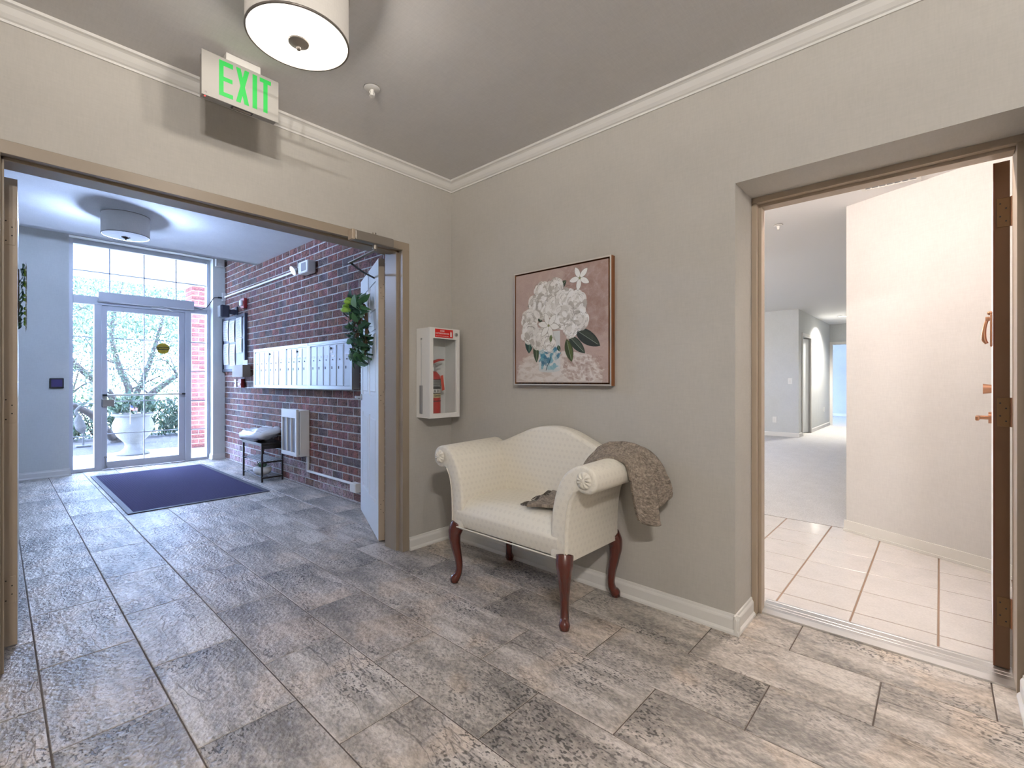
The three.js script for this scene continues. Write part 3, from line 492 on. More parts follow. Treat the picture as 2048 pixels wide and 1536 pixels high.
  for (let i = 0; i < 3; i++) mesh('grille', bx(HX + 0.014, HX + 0.02, 0.375, 0.745, -5.372 + i * 0.116, -5.268 + i * 0.116), M.grey, h);
  mesh('side_seam', bx(HX + 0.024, HX + 0.031, 0.36, 0.81, -5.01, -4.995), M.grey, h);
  single('heater_conduit', [rb(BX - 0.024, BX - 0.003, 0.175, 0.336, -5.02, -4.996, 0.004), rb(BX - 0.024, BX - 0.003, 0.165, 0.187, -5.02, -4.03, 0.005)], M.white, 'white conduit from the wall heater down and along the low brick', 'conduit');
  const ob = thing('outlet_box', 'small cream outlet box low on the brick at the end of the conduit', 'outlet'); mesh('box', rb(BX - 0.055, BX - 0.003, 0.115, 0.20, -4.045, -3.94, 0.004), M.white, ob); mesh('cover', rb(BX - 0.059, BX - 0.054, 0.122, 0.193, -4.038, -3.947, 0.002), M.trim, ob);
}

// ---------------------------------------------------------------- bench, cushion in wrap, planter, mat, vestibule lamp
{
  const b = thing('shoe_bench', 'dark metal two-shelf bench against the brick wall', 'bench'), x0 = 2.0, x1 = 2.245, z0 = -6.21, z1 = -5.60;
  for (const [x, z] of [[x0, z0], [x0, z1 - 0.03], [x1 - 0.025, z0], [x1 - 0.025, z1 - 0.03]]) mesh('leg', rb(x + 0.003, x + 0.021, 0, 0.405, z + 0.004, z + 0.024, 0.002), M.bronze, b);
  mesh('seat', [rb(x0, x1, 0.405, 0.44, z0, z1, 0.004), bx(x0 + 0.005, x1 - 0.005, 0.37, 0.406, z1 - 0.02, z1 - 0.01)], M.bronze, b);
  for (const y of [0.225, 0.052]) { mesh('shelf_rail', [bx(x0 + 0.005, x1 - 0.005, y - 0.012, y + 0.004, z0 + 0.005, z0 + 0.02), bx(x0 + 0.005, x1 - 0.005, y - 0.012, y + 0.004, z1 - 0.02, z1 - 0.005)], M.bronze, b); for (let i = 0; i < 6; i++) mesh('slat', rb(x0 + 0.012 + i * 0.039, x0 + 0.032 + i * 0.039, y + 0.004, y + 0.012, z0 + 0.005, z1 - 0.005, 0.002), M.grey, b); }
  const pr = rngOf(9), puff = (u, v) => { const a = (u - 0.5) * 2, c = (v - 0.5) * 2, e = Math.pow(Math.max(0, 1 - a ** 6), 0.5) * Math.pow(Math.max(0, 1 - c ** 6), 0.5); return e; };
  const pos = [], N = 30; const g = new THREE.SphereGeometry(1, 40, 28), p = g.attributes.position;
  for (let i = 0; i < p.count; i++) { const v = V(p.getX(i), p.getY(i), p.getZ(i)), q = (t, e) => Math.sign(t) * Math.pow(Math.abs(t), e); const wr = 0.012 * Math.sin(v.z * 9 + v.x * 5) + 0.009 * Math.sin(v.x * 17 - v.z * 13) + 0.006 * Math.sin(v.z * 31); p.setXYZ(i, q(v.x, 0.55) * 0.16, q(v.y, 0.8) * 0.062 + wr * Math.abs(v.y) + 0.05 * (0.3 - v.x * -1) * (v.z) * 0.6, q(v.z, 0.5) * 0.30); }
  g.computeVertexNormals();
  const cu = single('wrapped_cushion', mapUV(g), phys([0.74, 0.75, 0.77], 0.22, { clearcoat: 0.6, clearcoatRoughness: 0.15 }), 'cushion in shiny pale plastic wrap lying on the dark metal bench', 'cushion'); cu.position.set(2.09, 0.522, -5.90); cu.rotation.set(-0.06, 0.05, 0.10);
  const pl = thing('succulent_planter', 'white bowl planter with a spiky succulent on the low bench shelf', 'planter'); pl.position.set(2.08, 0.065, -5.79);
  mesh('bowl', lathe([[0, 0], [0.06, 0], [0.088, 0.02], [0.098, 0.05], [0.09, 0.08], [0.082, 0.088], [0.074, 0.084], [0, 0.078]]), M.white, pl);
  for (let i = 0; i < 22; i++) { const a = i * 2.4, l = mesh('leaf', leafGeo(0.075 + pr() * 0.03, 0.016, -0.1), i % 3 ? M.leafMid : M.leafDark, pl); l.position.set(0.02 * Math.cos(a), 0.076, 0.02 * Math.sin(a)); l.rotation.order = 'YXZ'; l.rotation.y = a; l.rotation.x = 0.25 + pr() * 0.8; }

  const m = thing('door_mat', 'large navy ribbed entrance mat on the vestibule floor', 'mat'), mx0 = 0.762, mx1 = 1.905, mz0 = -7.44, mz1 = -5.11;
  mesh('border', mapUV(extrude(ring(mx0, mx1, -mz1, -mz0, 0.045), 0.004, 0.002).rotateX(-Math.PI / 2).translate(0, 0.0025, 0)), M.matEdge, m); mesh('ribbed_field', rb(mx0 + 0.04, mx1 - 0.04, 0.001, 0.009, mz0 + 0.04, mz1 - 0.04, 0.002), M.mat, m);

  const kp = thing('entry_panel', 'small dark touch screen panel on the pale vestibule wall', 'intercom');
  mesh('case', rb(0.43, 0.555, 1.05, 1.172, -7.762, -7.738, 0.008), M.black, kp);
  mesh('screen', bx(0.445, 0.54, 1.068, 1.155, -7.7385, -7.737), mat([0.12, 0.12, 0.20], 0.15, { map: canvas(128, 112, (c) => { c.fillStyle = '#5a58b0'; c.fillRect(0, 0, 128, 112); c.fillStyle = '#b9bce0'; c.fillRect(52, 14, 66, 60); c.fillStyle = '#7c80c8'; c.fillRect(62, 30, 40, 36); c.fillStyle = '#3b3a7a'; c.fillRect(10, 86, 108, 14); }), emissive: lin(0.02, 0.02, 0.06) }), kp);
}
function drumLamp(x, z, yc, drop, label, lit) {
  const o = thing('drum_ceiling_light', label, 'ceiling light'), R = 0.172, y0 = yc - drop, y1 = y0 + 0.185; o.position.set(x, 0, z);
  const glow = lin(...lit.color);
  mesh('canopy', lathe([[0, yc - 0.001], [0.065, yc - 0.001], [0.062, yc - 0.02], [0, yc - 0.021]]), M.closer, o);
  mesh('added_light_stop', lathe([[0, y0 + 0.080], [0.155, y0 + 0.076], [0.163, y0 + 0.070], [0.160, y0 + 0.068], [0, y0 + 0.072]], 40), M.white, o);  // added opaque disc that keeps bulb light off the ceiling above
  mesh('stem', cyl(0.008, 0.008, yc - 0.02 - y0 - 0.079, 0, (yc - 0.02 + y0 + 0.079) / 2, 0), M.closer, o);
  mesh('shade', lathe([[R - 0.004, y0 + 0.0065], [R, y0 + 0.0065], [R, y1 - 0.0055], [R - 0.004, y1 - 0.0055], [R - 0.004, y0 + 0.0065]], 56), mat([0.62, 0.58, 0.52], 0.85, { map: wallMap, emissive: glow, emissiveIntensity: lit.shade }), o);
  mesh('lower_band', lathe([[R - 0.004, y0 + 0.0005], [R + 0.002, y0 + 0.0005], [R + 0.002, y0 + 0.006], [R - 0.004, y0 + 0.006], [R - 0.004, y0 + 0.0005]], 56), M.closer, o);
  mesh('upper_band', lathe([[R - 0.005, y1 - 0.005], [R + 0.002, y1 - 0.005], [R + 0.002, y1], [R - 0.005, y1], [R - 0.005, y1 - 0.005]], 56), M.closer, o);
  mesh('diffuser', lathe([[0, y0 - 0.006], [0.08, y0 - 0.004], [R - 0.006, y0 + 0.002], [R - 0.006, y0 + 0.06], [R - 0.008, y0 + 0.06], [R - 0.008, y0 + 0.005], [0, y0 - 0.002]], 56), mat([0.85, 0.85, 0.83], 0.6, { emissive: glow, emissiveIntensity: lit.glow }), o);
  mesh('finial', lathe([[0, y0 - 0.036], [0.006, y0 - 0.035], [0.008, y0 - 0.028], [0.006, y0 - 0.023], [0.021, y0 - 0.019], [0.022, y0 - 0.014], [0.034, y0 - 0.012], [0.035, y0 - 0.0065], [0, y0 - 0.0062]], 32), lit.dark ? M.bronze : M.closer, o);
  for (const side of [-1, 1]) { const p = new THREE.PointLight(lin(...lit.color), lit.power / 2); p.position.set(x + side * 0.075, y0 + 0.036, z + side * 0.045); p.castShadow = true; p.shadow.radius = 1.5; p.name = 'drum_bulb'; scene.add(p); }   // two bulbs under the pan
  return o;
}
drumLamp(0.79, -5.40, 2.63, 0.195, 'pale fabric drum ceiling light on the vestibule ceiling', { color: [0.58, 0.78, 1.25], power: 8, glow: 0.55, shade: 0.05, dark: true });
drumLamp(-0.3, 0.75, 2.575, 0.197, 'added unseen drum ceiling light filling the hall from behind the camera', { color: [1.0, 0.95, 0.90], power: 14.5, glow: 1.4, shade: 0.2 });  // added fill lamp behind the camera, evens out the hall light
drumLamp(0.742, -1.722, 2.575, 0.197, 'glowing fabric drum ceiling light in the hall beside the exit sign', { color: [1.0, 0.92, 0.83], power: 1.2, glow: 1.4, shade: 0.2 });

// ---------------------------------------------------------------- settee
{
  const s = thing('settee', 'small cream brocade settee with camel back, rolled arms and cabriole legs', 'settee'), T = new THREE.CatmullRomCurve3;
  s.position.set(1.988, 0, -1.653); s.rotation.y = -Math.PI / 2;                     // local +z is the front, local +x the arm towards the doorway
  const spl = (pts, n) => new THREE.SplineCurve(pts.map((p) => new THREE.Vector2(...p))).getPoints(n);
  // seat: crowned block with a rounded front edge
  {
    const g = new THREE.BoxGeometry(0.70, 0.15, 0.47, 24, 8, 20), p = g.attributes.position;
    for (let i = 0; i < p.count; i++) {
      let x = p.getX(i), y = p.getY(i), z = p.getZ(i); const top = y / 0.075;
      const cr = (1 - (x / 0.40) ** 2) * 0.022 * (1 - ((z + 0.02) / 0.30) ** 2); if (y > 0) y += cr * top;
      const fz = clamp((z - 0.13) / 0.105); if (top > 0) { y -= 0.055 * Math.pow(fz, 2.6) * top; } z += fz * 0.012 * (1 - top * top);
      p.setXYZ(i, x, y, z);
    }
    g.computeVertexNormals(); mesh('seat', mapUV(g.translate(0, 0.405, 0.001)), M.fabric, s);
    
  }
  // camel back
  {
    const topL = spl([[-0.43, 0.735], [-0.36, 0.752], [-0.24, 0.800], [-0.12, 0.846], [0, 0.861], [0.12, 0.846], [0.24, 0.800], [0.36, 0.752], [0.43, 0.735]], 40).map((v) => [v.x, v.y]);
    const sh = poly([[0.36, 0.33], [0.37, 0.5], [0.40, 0.64], ...topL.reverse(), [-0.40, 0.64], [-0.37, 0.5], [-0.36, 0.33]]);
    const g = extrude(sh, 0.055, 0.02, 4); const p = g.attributes.position;
    for (let i = 0; i < p.count; i++) { const y = p.getY(i), x = p.getX(i); let z = p.getZ(i); z -= 0.036 * smooth(0.45, 0.9, y); if (z > -0.02) z += 0.018 * Math.max(0, 1 - (x / 0.4) ** 2) * smooth(0.40, 0.55, y) * (1 - smooth(0.72, 0.88, y)); p.setZ(i, z); }
    g.computeVertexNormals(); mesh('backrest', mapUV(toCreasedNormals(g, 0.7).translate(0, 0, -0.190)), M.fabric, s);
  }
  // rolled arms with pleated rosettes
  const prof = spl([[0.318, 0.325], [0.320, 0.42], [0.328, 0.53], [0.352, 0.63], [0.395, 0.705], [0.447, 0.742], [0.490, 0.751], [0.526, 0.738], [0.543, 0.706], [0.538, 0.674], [0.515, 0.656], [0.488, 0.655], [0.462, 0.660], [0.435, 0.642], [0.412, 0.600], [0.398, 0.54], [0.389, 0.44], [0.388, 0.325]], 70).map((v) => [v.x, v.y]);
  for (const sd of [1, -1]) {
    const pts = prof.map(([x, y]) => [x * sd, y]); if (sd < 0) pts.reverse();
    const g = extrude(poly(pts), 0.435, 0.014, 4);
    const p = g.attributes.position; for (let i = 0; i < p.count; i++) { const z = p.getZ(i), y = p.getY(i); const back = 1 - smooth(0, 0.42, z); p.setY(i, y + 0.012 * back * smooth(0.6, 0.75, y)); p.setZ(i, z - 0.02 * smooth(0.42, 0.45, z) * (1 - smooth(0.33, 0.65, y)) * 0); }
    const a = mesh('arm', mapUV(toCreasedNormals(g, 0.6).translate(0, 0, -0.205)), M.fabric, s);
    const ro = new THREE.RingGeometry(0.002, 0.039, 64, 6), q = ro.attributes.position;
    for (let i = 0; i < q.count; i++) { const x = q.getX(i), y = q.getY(i), r = Math.hypot(x, y), an = Math.atan2(y, x); q.setZ(i, 0.012 * Math.sqrt(clamp(1 - ((r - 0.018) / 0.0215) ** 2)) + 0.0042 * Math.sin(an * 9 + 1.3 * Math.sin(an * 2)) * smooth(0.005, 0.014, r) * (1 - smooth(0.026, 0.039, r))); }
    ro.computeVertexNormals(); const rm = mesh('rosette', mapUV(ro.translate(0.497 * sd, 0.703, 0.2465)), M.fabric, a);
    mesh('button', mapUV(new THREE.SphereGeometry(0.011, 16, 10).scale(1, 1, 0.6).translate(0.497 * sd, 0.703, 0.254)), M.fabric, rm);
    mesh('welt', [tube([[0.388 * sd, 0.328, 0.245], [0.39 * sd, 0.44, 0.246], [0.399 * sd, 0.54, 0.246], [0.413 * sd, 0.60, 0.246], [0.44 * sd, 0.642, 0.245]], 0.003, 30, 6), tube([[0.392 * sd, 0.326, 0.246], [0.392 * sd, 0.326, -0.205]], 0.004, 6, 6)], M.fabric, a);
  }
  mesh('welt', tube([[-0.388, 0.326, 0.25], [0.388, 0.326, 0.25]], 0.004, 8, 6), M.fabric, s);
  // cabriole legs
  for (const [x, z, rear] of [[-0.375, 0.225, 0], [0.375, 0.225, 0], [-0.375, -0.215, 1], [0.375, -0.215, 1]]) {
    const dx = Math.sign(x) * 0.55, dz = Math.sign(z) * (rear ? 0.85 : 0.83), k = (o, y) => [x + dx * o, y, z + dz * o];
    mesh('leg', taper([k(-0.012, 0.335), k(0.006, 0.30), k(0.012, 0.26), k(0.004, 0.20), k(-0.010, 0.13), k(-0.014, 0.08), k(-0.006, 0.045), k(0.010, 0.022), k(0.014, 0.002)], [0.042, 0.040, 0.034, 0.027, 0.0215, 0.0195, 0.021, 0.027, 0.022], 16, 40), M.mahogany, s);
  }
}
// fleece throw over the arm next to the doorway: from the seat over the roll and down outside
{
  const C1 = new THREE.CatmullRomCurve3([V(1.79, 0.516, -1.53), V(1.86, 0.514, -1.42), V(1.91, 0.545, -1.352), V(1.92, 0.64, -1.330), V(1.94, 0.725, -1.275), V(1.975, 0.772, -1.175), V(1.99, 0.757, -1.095), V(2.01, 0.67, -1.075), V(2.03, 0.58, -1.065), V(2.05, 0.50, -1.05)]);
  const C2 = new THREE.CatmullRomCurve3([V(2.07, 0.524, -1.58), V(2.07, 0.522, -1.46), V(2.07, 0.56, -1.375), V(2.08, 0.68, -1.35), V(2.13, 0.79, -1.29), V(2.19, 0.805, -1.175), V(2.20, 0.785, -1.08), V(2.205, 0.72, -1.01), V(2.212, 0.65, -0.985), V(2.215, 0.58, -0.985)]);
  const P = (u, v) => {
    const a = C1.getPoint(v), b = C2.getPoint(v), q = a.clone().lerp(b, u), hang = smooth(0.55, 0.85, v), over = smooth(0.25, 0.5, v);
    const fold = Math.sin(u * 11 + v * 2.2) * 0.5 + 0.5, f2 = Math.sin(u * 21 - v * 3 + 1) * 0.5;
    q.z += hang * (0.075 * (1 - Math.abs(Math.sin(u * 7.5 + v * 1.6))) ** 0.7 * Math.sin(Math.PI * clamp(0.08 + u * 0.95)) + 0.012 * f2) + hang * 0.015 * Math.sin(Math.PI * u);
    q.y += (1 - hang) * over * (0.034 * (1 - Math.abs(Math.sin(u * 7.5 + v * 1.6))) + 0.006 * f2) * smooth(0.02, 0.15, u) - hang * 0.05 * smooth(0.8, 1, v) * Math.sin(u * 6.0 + 0.4);
    q.x = Math.min(q.x, 2.222);
    q.y += (1 - smooth(0.12, 0.3, v)) * 0.008 * Math.sin(u * 14 + v * 20);
    return q;
  };
  const t = thing('throw_blanket', 'taupe fleece throw draped over the settee arm beside the doorway', 'blanket');
  mesh('cloth', sheet(P, 90, 110, 0.016, [0.42, 1.0]), M.throw, t);
  const r = rngOf(61), fr = [];
  for (let i = 0; i < 70; i++) { const u = i / 69, a = P(u, 0.0), l = 0.02 + r() * 0.03; fr.push(tube([[a.x, a.y, a.z], [a.x + (r() - 0.5) * 0.012 - 0.004, a.y + 0.002, a.z - l * 0.6], [a.x + (r() - 0.5) * 0.02 - 0.01, 0.512 + r() * 0.004, a.z - l]], 0.0016, 4, 4)); }
  const f = mesh('fringe', fr, M.throw, t); f.userData.kind = 'stuff';
}

// ---------------------------------------------------------------- painting
{
  const p = thing('framed_painting', 'framed canvas of white flowers in a blue and white vase above the settee', 'painting'), X0 = WX - 0.042, z0 = -1.995, z1 = -1.297, y0 = 1.115, y1 = 1.815;
  mesh('frame', [bx(X0 + 0.003, WX - 0.004, y0, y0 + 0.008, z0, z1), bx(X0 + 0.003, WX - 0.004, y1 - 0.008, y1, z0, z1), bx(X0 + 0.003, WX - 0.004, y0 + 0.008, y1 - 0.008, z0, z0 + 0.008), bx(X0 + 0.003, WX - 0.004, y0 + 0.008, y1 - 0.008, z1 - 0.008, z1)], mat([1, 1, 1], 0.5, { map: woodMap }), p);
  mesh('frame_face', mapUV(extrude(ring(z0, z1, y0, y1, 0.008), 0.003).rotateY(-Math.PI / 2).translate(X0 + 0.003, 0, 0)), mat([0.62, 0.58, 0.53], 0.35, { metalness: 0.5 }), p);
  mesh('back_board', bx(WX - 0.012, WX - 0.006, y0 + 0.008, y1 - 0.008, z0 + 0.008, z1 - 0.008), mat([1, 1, 1], 0.6, { map: woodMap }), p);
  const art = canvas(1024, 1024, (c, w) => {
    const r = rngOf(19), blob = (x, y, rx, ry, rot, col, al = 1) => { c.globalAlpha = al; c.fillStyle = col; c.beginPath(); c.ellipse(x, y, rx, ry, rot, 0, 7); c.fill(); c.globalAlpha = 1; };
    c.fillStyle = '#b8a29a'; c.fillRect(0, 0, w, w);
    for (let i = 0; i < 900; i++) { const x = r() * w, y = r() * w, dk = x > 560 && y < 620; blob(x, y, 20 + r() * 50, 10 + r() * 30, r() * 3, dk ? (r() < 0.5 ? '#a3837c' : '#96766f') : (r() < 0.5 ? '#b9a39c' : '#c2aea6'), 0.22); }
    c.globalAlpha = 0.75; c.fillStyle = '#d3c8c1'; c.beginPath(); c.ellipse(490, 985, 480, 215, 0, 0, 7); c.fill(); c.globalAlpha = 1;
    for (let i = 0; i < 900; i++) { const x = 60 + r() * 900, y = 760 + r() * 240, e = Math.hypot((x - 480) / 470, (y - 960) / 230); if (e < 1) blob(x, y, 14 + r() * 46, 6 + r() * 16, (r() - 0.5) * 0.6, r() < 0.75 ? '#e2dbd5' : '#cbbcb3', 0.55); }
    for (let i = 0; i < 150; i++) blob(560 + r() * 430, 800 + r() * 200, 8 + r() * 20, 5 + r() * 10, r(), r() < 0.5 ? '#9a7f74' : '#b59f94', 0.35);
    const leaf = (x, y, l, wd, a, c1, c2) => { c.save(); c.translate(x, y); c.rotate(a); c.fillStyle = c1; c.beginPath(); c.moveTo(0, 0); c.bezierCurveTo(l * 0.25, -wd, l * 0.75, -wd * 0.9, l, 0); c.bezierCurveTo(l * 0.7, wd * 0.9, l * 0.25, wd, 0, 0); c.fill(); c.fillStyle = c2; c.globalAlpha = 0.55; c.beginPath(); c.moveTo(0, 0); c.bezierCurveTo(l * 0.3, -wd * 0.8, l * 0.75, -wd * 0.6, l, 0); c.lineTo(0, 0); c.fill(); c.globalAlpha = 1; c.strokeStyle = '#a9b5a0'; c.lineWidth = 3; c.beginPath(); c.moveTo(l * 0.08, 0); c.lineTo(l * 0.9, 0); c.stroke(); c.restore(); };
    // vase
    c.fillStyle = '#d9dcdc'; c.fillRect(285, 560, 245, 350); blob(407, 910, 122, 22, 0, '#cfd4d4');
    for (let i = 0; i < 46; i++) blob(300 + r() * 215, 700 + r() * 200, 10 + r() * 34, 8 + r() * 24, r() * 3, ['#3e7f9d', '#5fa3bd', '#2d6384', '#e4e7e4', '#86b9c8'][Math.floor(r() * 5)], 0.6);
    c.strokeStyle = '#28404f'; c.lineWidth = 6; c.beginPath(); c.moveTo(370, 915); c.bezierCurveTo(385, 850, 420, 850, 425, 790); c.stroke();
    leaf(170, 560, 190, 70, 0.2 + 1.4, '#23423d', '#3c6a5c'); leaf(245, 640, 200, 48, 1.5, '#3a4a33', '#5a6b49'); leaf(620, 610, 240, 62, 0.75, '#2e3a30', '#55614c'); leaf(690, 560, 300, 85, 0.55, '#2a302b', '#47503f'); leaf(600, 640, 210, 60, 1.3, '#3d4a2a', '#6a7a3c'); leaf(500, 190, 120, 45, -0.6, '#2f3b2c', '#55663f'); leaf(150, 300, 90, 26, 0.3, '#35422f', '#55663f'); leaf(250, 380, 120, 36, 0.9, '#2f3b2c', '#4d5a3c'); leaf(520, 470, 190, 55, 0.3, '#2d372c', '#525d48');
    const bloom = (x, y, R, n) => { blob(x, y, R, R * 0.92, 0, '#c7c2bb'); for (let i = 0; i < n; i++) { const a = r() * 7, d = R * Math.sqrt(r()) * 0.95, q = R * (0.22 + r() * 0.22); blob(x + Math.cos(a) * d, y + Math.sin(a) * d, q, q * 0.6, a + 1.57, ['#f2f0ec', '#e6e3de', '#d6d2cc', '#f8f7f5', '#bab5ae'][Math.floor(r() * 5)], 0.85); } c.strokeStyle = '#5d5853'; for (let i = 0; i < n * 0.45; i++) { const a = r() * 7, d = R * (0.25 + 0.7 * r()), q = R * (0.12 + r() * 0.22), x2 = x + Math.cos(a) * d, y2 = y + Math.sin(a) * d; c.globalAlpha = 0.28 + r() * 0.3; c.lineWidth = 1.5 + r() * 3; c.beginPath(); c.arc(x2, y2, q, a - 0.9, a + 0.5 + r()); c.stroke(); } c.globalAlpha = 1; };
    for (const [x, y, R] of [[330, 190, 95], [470, 170, 90], [250, 300, 90], [170, 430, 95], [180, 560, 105], [330, 330, 110], [470, 330, 110], [600, 300, 110], [700, 330, 105], [720, 470, 105], [560, 440, 110], [300, 620, 105], [400, 660, 80], [640, 560, 70]]) bloom(x, y, R, 70);
    const lily = (x, y, R, k, a0) => { for (let i = 0; i < k; i++) { const a = a0 + i * 6.283 / k; c.save(); c.translate(x, y); c.rotate(a); c.fillStyle = '#f4f3f0'; c.strokeStyle = '#77726c'; c.lineWidth = 2.5; c.beginPath(); c.moveTo(0, 0); c.bezierCurveTo(R * 0.3, -R * 0.34, R * 0.8, -R * 0.26, R, 0); c.bezierCurveTo(R * 0.8, R * 0.26, R * 0.3, R * 0.34, 0, 0); c.fill(); c.stroke(); c.restore(); } blob(x, y, 12, 12, 0, '#8a8a62'); };
    lily(400, 505, 125, 6, 0.2); lily(740, 120, 110, 5, 0.5);
    leaf(430, 590, 70, 22, 1.7, '#4d5f2f', '#728343'); leaf(505, 690, 60, 26, 1.2, '#24402f', '#3c5c40');
    c.globalAlpha = 0.16; for (let i = 0; i < 2600; i++) { c.fillStyle = r() < 0.5 ? '#ffffff' : '#5a4a44'; c.fillRect(r() * w, r() * w, 2 + r() * 10, 1 + r() * 2); } c.globalAlpha = 1;
  });
  const g = new THREE.PlaneGeometry(z1 - z0 - 0.034, y1 - y0 - 0.034).rotateY(-Math.PI / 2).translate(X0 + 0.001, (y0 + y1) / 2, (z0 + z1) / 2);
  mesh('canvas', g, mat([0.86, 0.86, 0.86], 0.6, { map: art, bumpMap: weaveBump, bumpScale: 0.0005 }), p);
  mesh('stretcher', bx(X0 + 0.0015, WX - 0.0125, y0 + 0.017, y1 - 0.017, z0 + 0.017, z1 - 0.017), mat([1, 1, 1], 0.6, { map: woodMap }), p);
}

// ---------------------------------------------------------------- fire extinguisher cabinet and extinguisher
{
  const x0 = 1.938, x1 = 2.196, y0 = 0.892, y1 = 1.497, zf = -2.499, zb = WZ + 0.003;
  const k = thing('extinguisher_cabinet', 'white wall cabinet with glass front and red label holding an extinguisher', 'cabinet');
  mesh('shell', [bx(x0, x0 + 0.012, y0, y1, zb, zf - 0.02), bx(x1 - 0.012, x1, y0, y1, zb, zf - 0.02), bx(x0 + 0.012, x1 - 0.012, y0, y0 + 0.012, zb, zf - 0.02), bx(x0 + 0.012, x1 - 0.012, y1 - 0.012, y1, zb, zf - 0.02), bx(x0 + 0.012, x1 - 0.012, y0 + 0.012, y1 - 0.012, zb, zb + 0.006)], M.white, k);
  const fs = poly([[x0, y0], [x1, y0], [x1, y1], [x0, y1]]); fs.holes.push(new THREE.Path([[x0 + 0.026, y0 + 0.028], [x0 + 0.026, y1 - 0.068], [x1 - 0.022, y1 - 0.068], [x1 - 0.022, y0 + 0.028]].map((p) => new THREE.Vector2(...p))));
  const dr = mesh('door', mapUV(extrude(fs, 0.02, 0.002).translate(0, 0, zf - 0.02)), M.white, k);
  mesh('pane', bx(x0 + 0.026, x1 - 0.022, y0 + 0.028, y1 - 0.068, zf - 0.012, zf - 0.009), M.glass, dr);
  mesh('lock', cyl(0.012, 0.011, 0.012, x1 - 0.034, y1 - 0.035, zf + 0.006, 'z', 16), M.steel, dr);
  const lb = canvas(256, 112, (c) => { c.fillStyle = '#d8201c'; c.fillRect(0, 0, 256, 112); c.fillStyle = '#f4ecea'; c.textAlign = 'center'; c.font = 'bold 30px sans-serif'; c.fillText('FIRE', 104, 36); c.font = 'bold 27px sans-serif'; c.fillText('EXTINGUISHER', 104, 68); c.font = 'bold 14px sans-serif'; c.fillText('In Case Of Fire Break Glass', 104, 98); c.fillRect(218, 34, 22, 62); c.fillRect(222, 22, 12, 12); });
  mesh('label', new THREE.PlaneGeometry(0.155, 0.056).translate(x0 + 0.118, y1 - 0.034, zf + 0.0035), mat([0.9, 0.9, 0.9], 0.45, { map: lb }), dr);
  mesh('breaker_bar', [rb(x0 - 0.011, x0 - 0.001, 0.92, 1.11, -2.60, -2.575, 0.002)], M.grey, k);
  mesh('breaker_chain', [tube([[x0 - 0.004, 1.11, -2.588], [x0 - 0.004, 1.42, -2.588]], 0.0018, 6, 6), cyl(0.006, 0.006, 0.006, x0 - 0.003, 1.425, -2.588, 'x', 12)], M.steel, k);

  const e = thing('fire_extinguisher', 'red fire extinguisher with black and white label inside the wall cabinet', 'fire extinguisher'), R = 0.052; e.position.set(2.026, y0 + 0.012, -2.577);
  mesh('cylinder', lathe([[0, 0], [R - 0.006, 0], [R, 0.008], [R, 0.255], [R - 0.006, 0.275], [0.028, 0.296], [0.02, 0.302], [0, 0.303]], 40), M.red, e);
  const lab = canvas(256, 160, (c) => { c.fillStyle = '#17171a'; c.fillRect(0, 0, 256, 160); c.fillStyle = '#d8d6d0'; const r = rngOf(3); for (let y = 8; y < 70; y += 9) c.fillRect(10 + r() * 20, y, 150 + r() * 60, 3); c.fillRect(0, 84, 256, 34); c.fillStyle = '#17171a'; c.font = 'bold 30px sans-serif'; c.textAlign = 'center'; c.fillText('A  B  C', 128, 112); c.fillStyle = '#c9b98a'; c.fillRect(0, 124, 256, 36); c.fillStyle = '#2a2520'; c.font = 'bold 26px sans-serif'; c.fillText('Sentry', 128, 151); });
  const lg = new THREE.CylinderGeometry(R + 0.0006, R + 0.0006, 0.125, 40, 1, true, -1.6, 3.2); lg.translate(0, 0.185, 0); mesh('label', lg, mat([0.9, 0.9, 0.9], 0.4, { map: lab }), e);
  mesh('band', cyl(R + 0.001, R + 0.001, 0.005, 0, 0.10, 0, 'y', 40), M.black, e);
  const v = mesh('valve', [cyl(0.020, 0.016, 0.04, 0, 0.318, 0), rb(-0.014, 0.014, 0.33, 0.352, -0.016, 0.016, 0.004)], M.steel, e);
  mesh('grip', taper([[-0.03, 0.352, 0], [0.0, 0.366, 0.004], [0.04, 0.380, 0.008], [0.085, 0.384, 0.012]], [0.010, 0.011, 0.009, 0.005], 10, 16, 1.4), M.red, v);
  mesh('carry_handle', taper([[0.0, 0.338, 0], [0.022, 0.336, 0.004], [0.045, 0.345, 0.01], [0.062, 0.352, 0.014]], [0.006, 0.006, 0.005, 0.004], 8, 12), M.steel, v);
  mesh('inspection_tag', rb(-0.016, 0.016, -0.105, 0, -0.0006, 0.0006, 0.0005).rotateZ(0.18).rotateY(0.3).translate(0.052, 0.275, 0.03), M.orange, e);
}

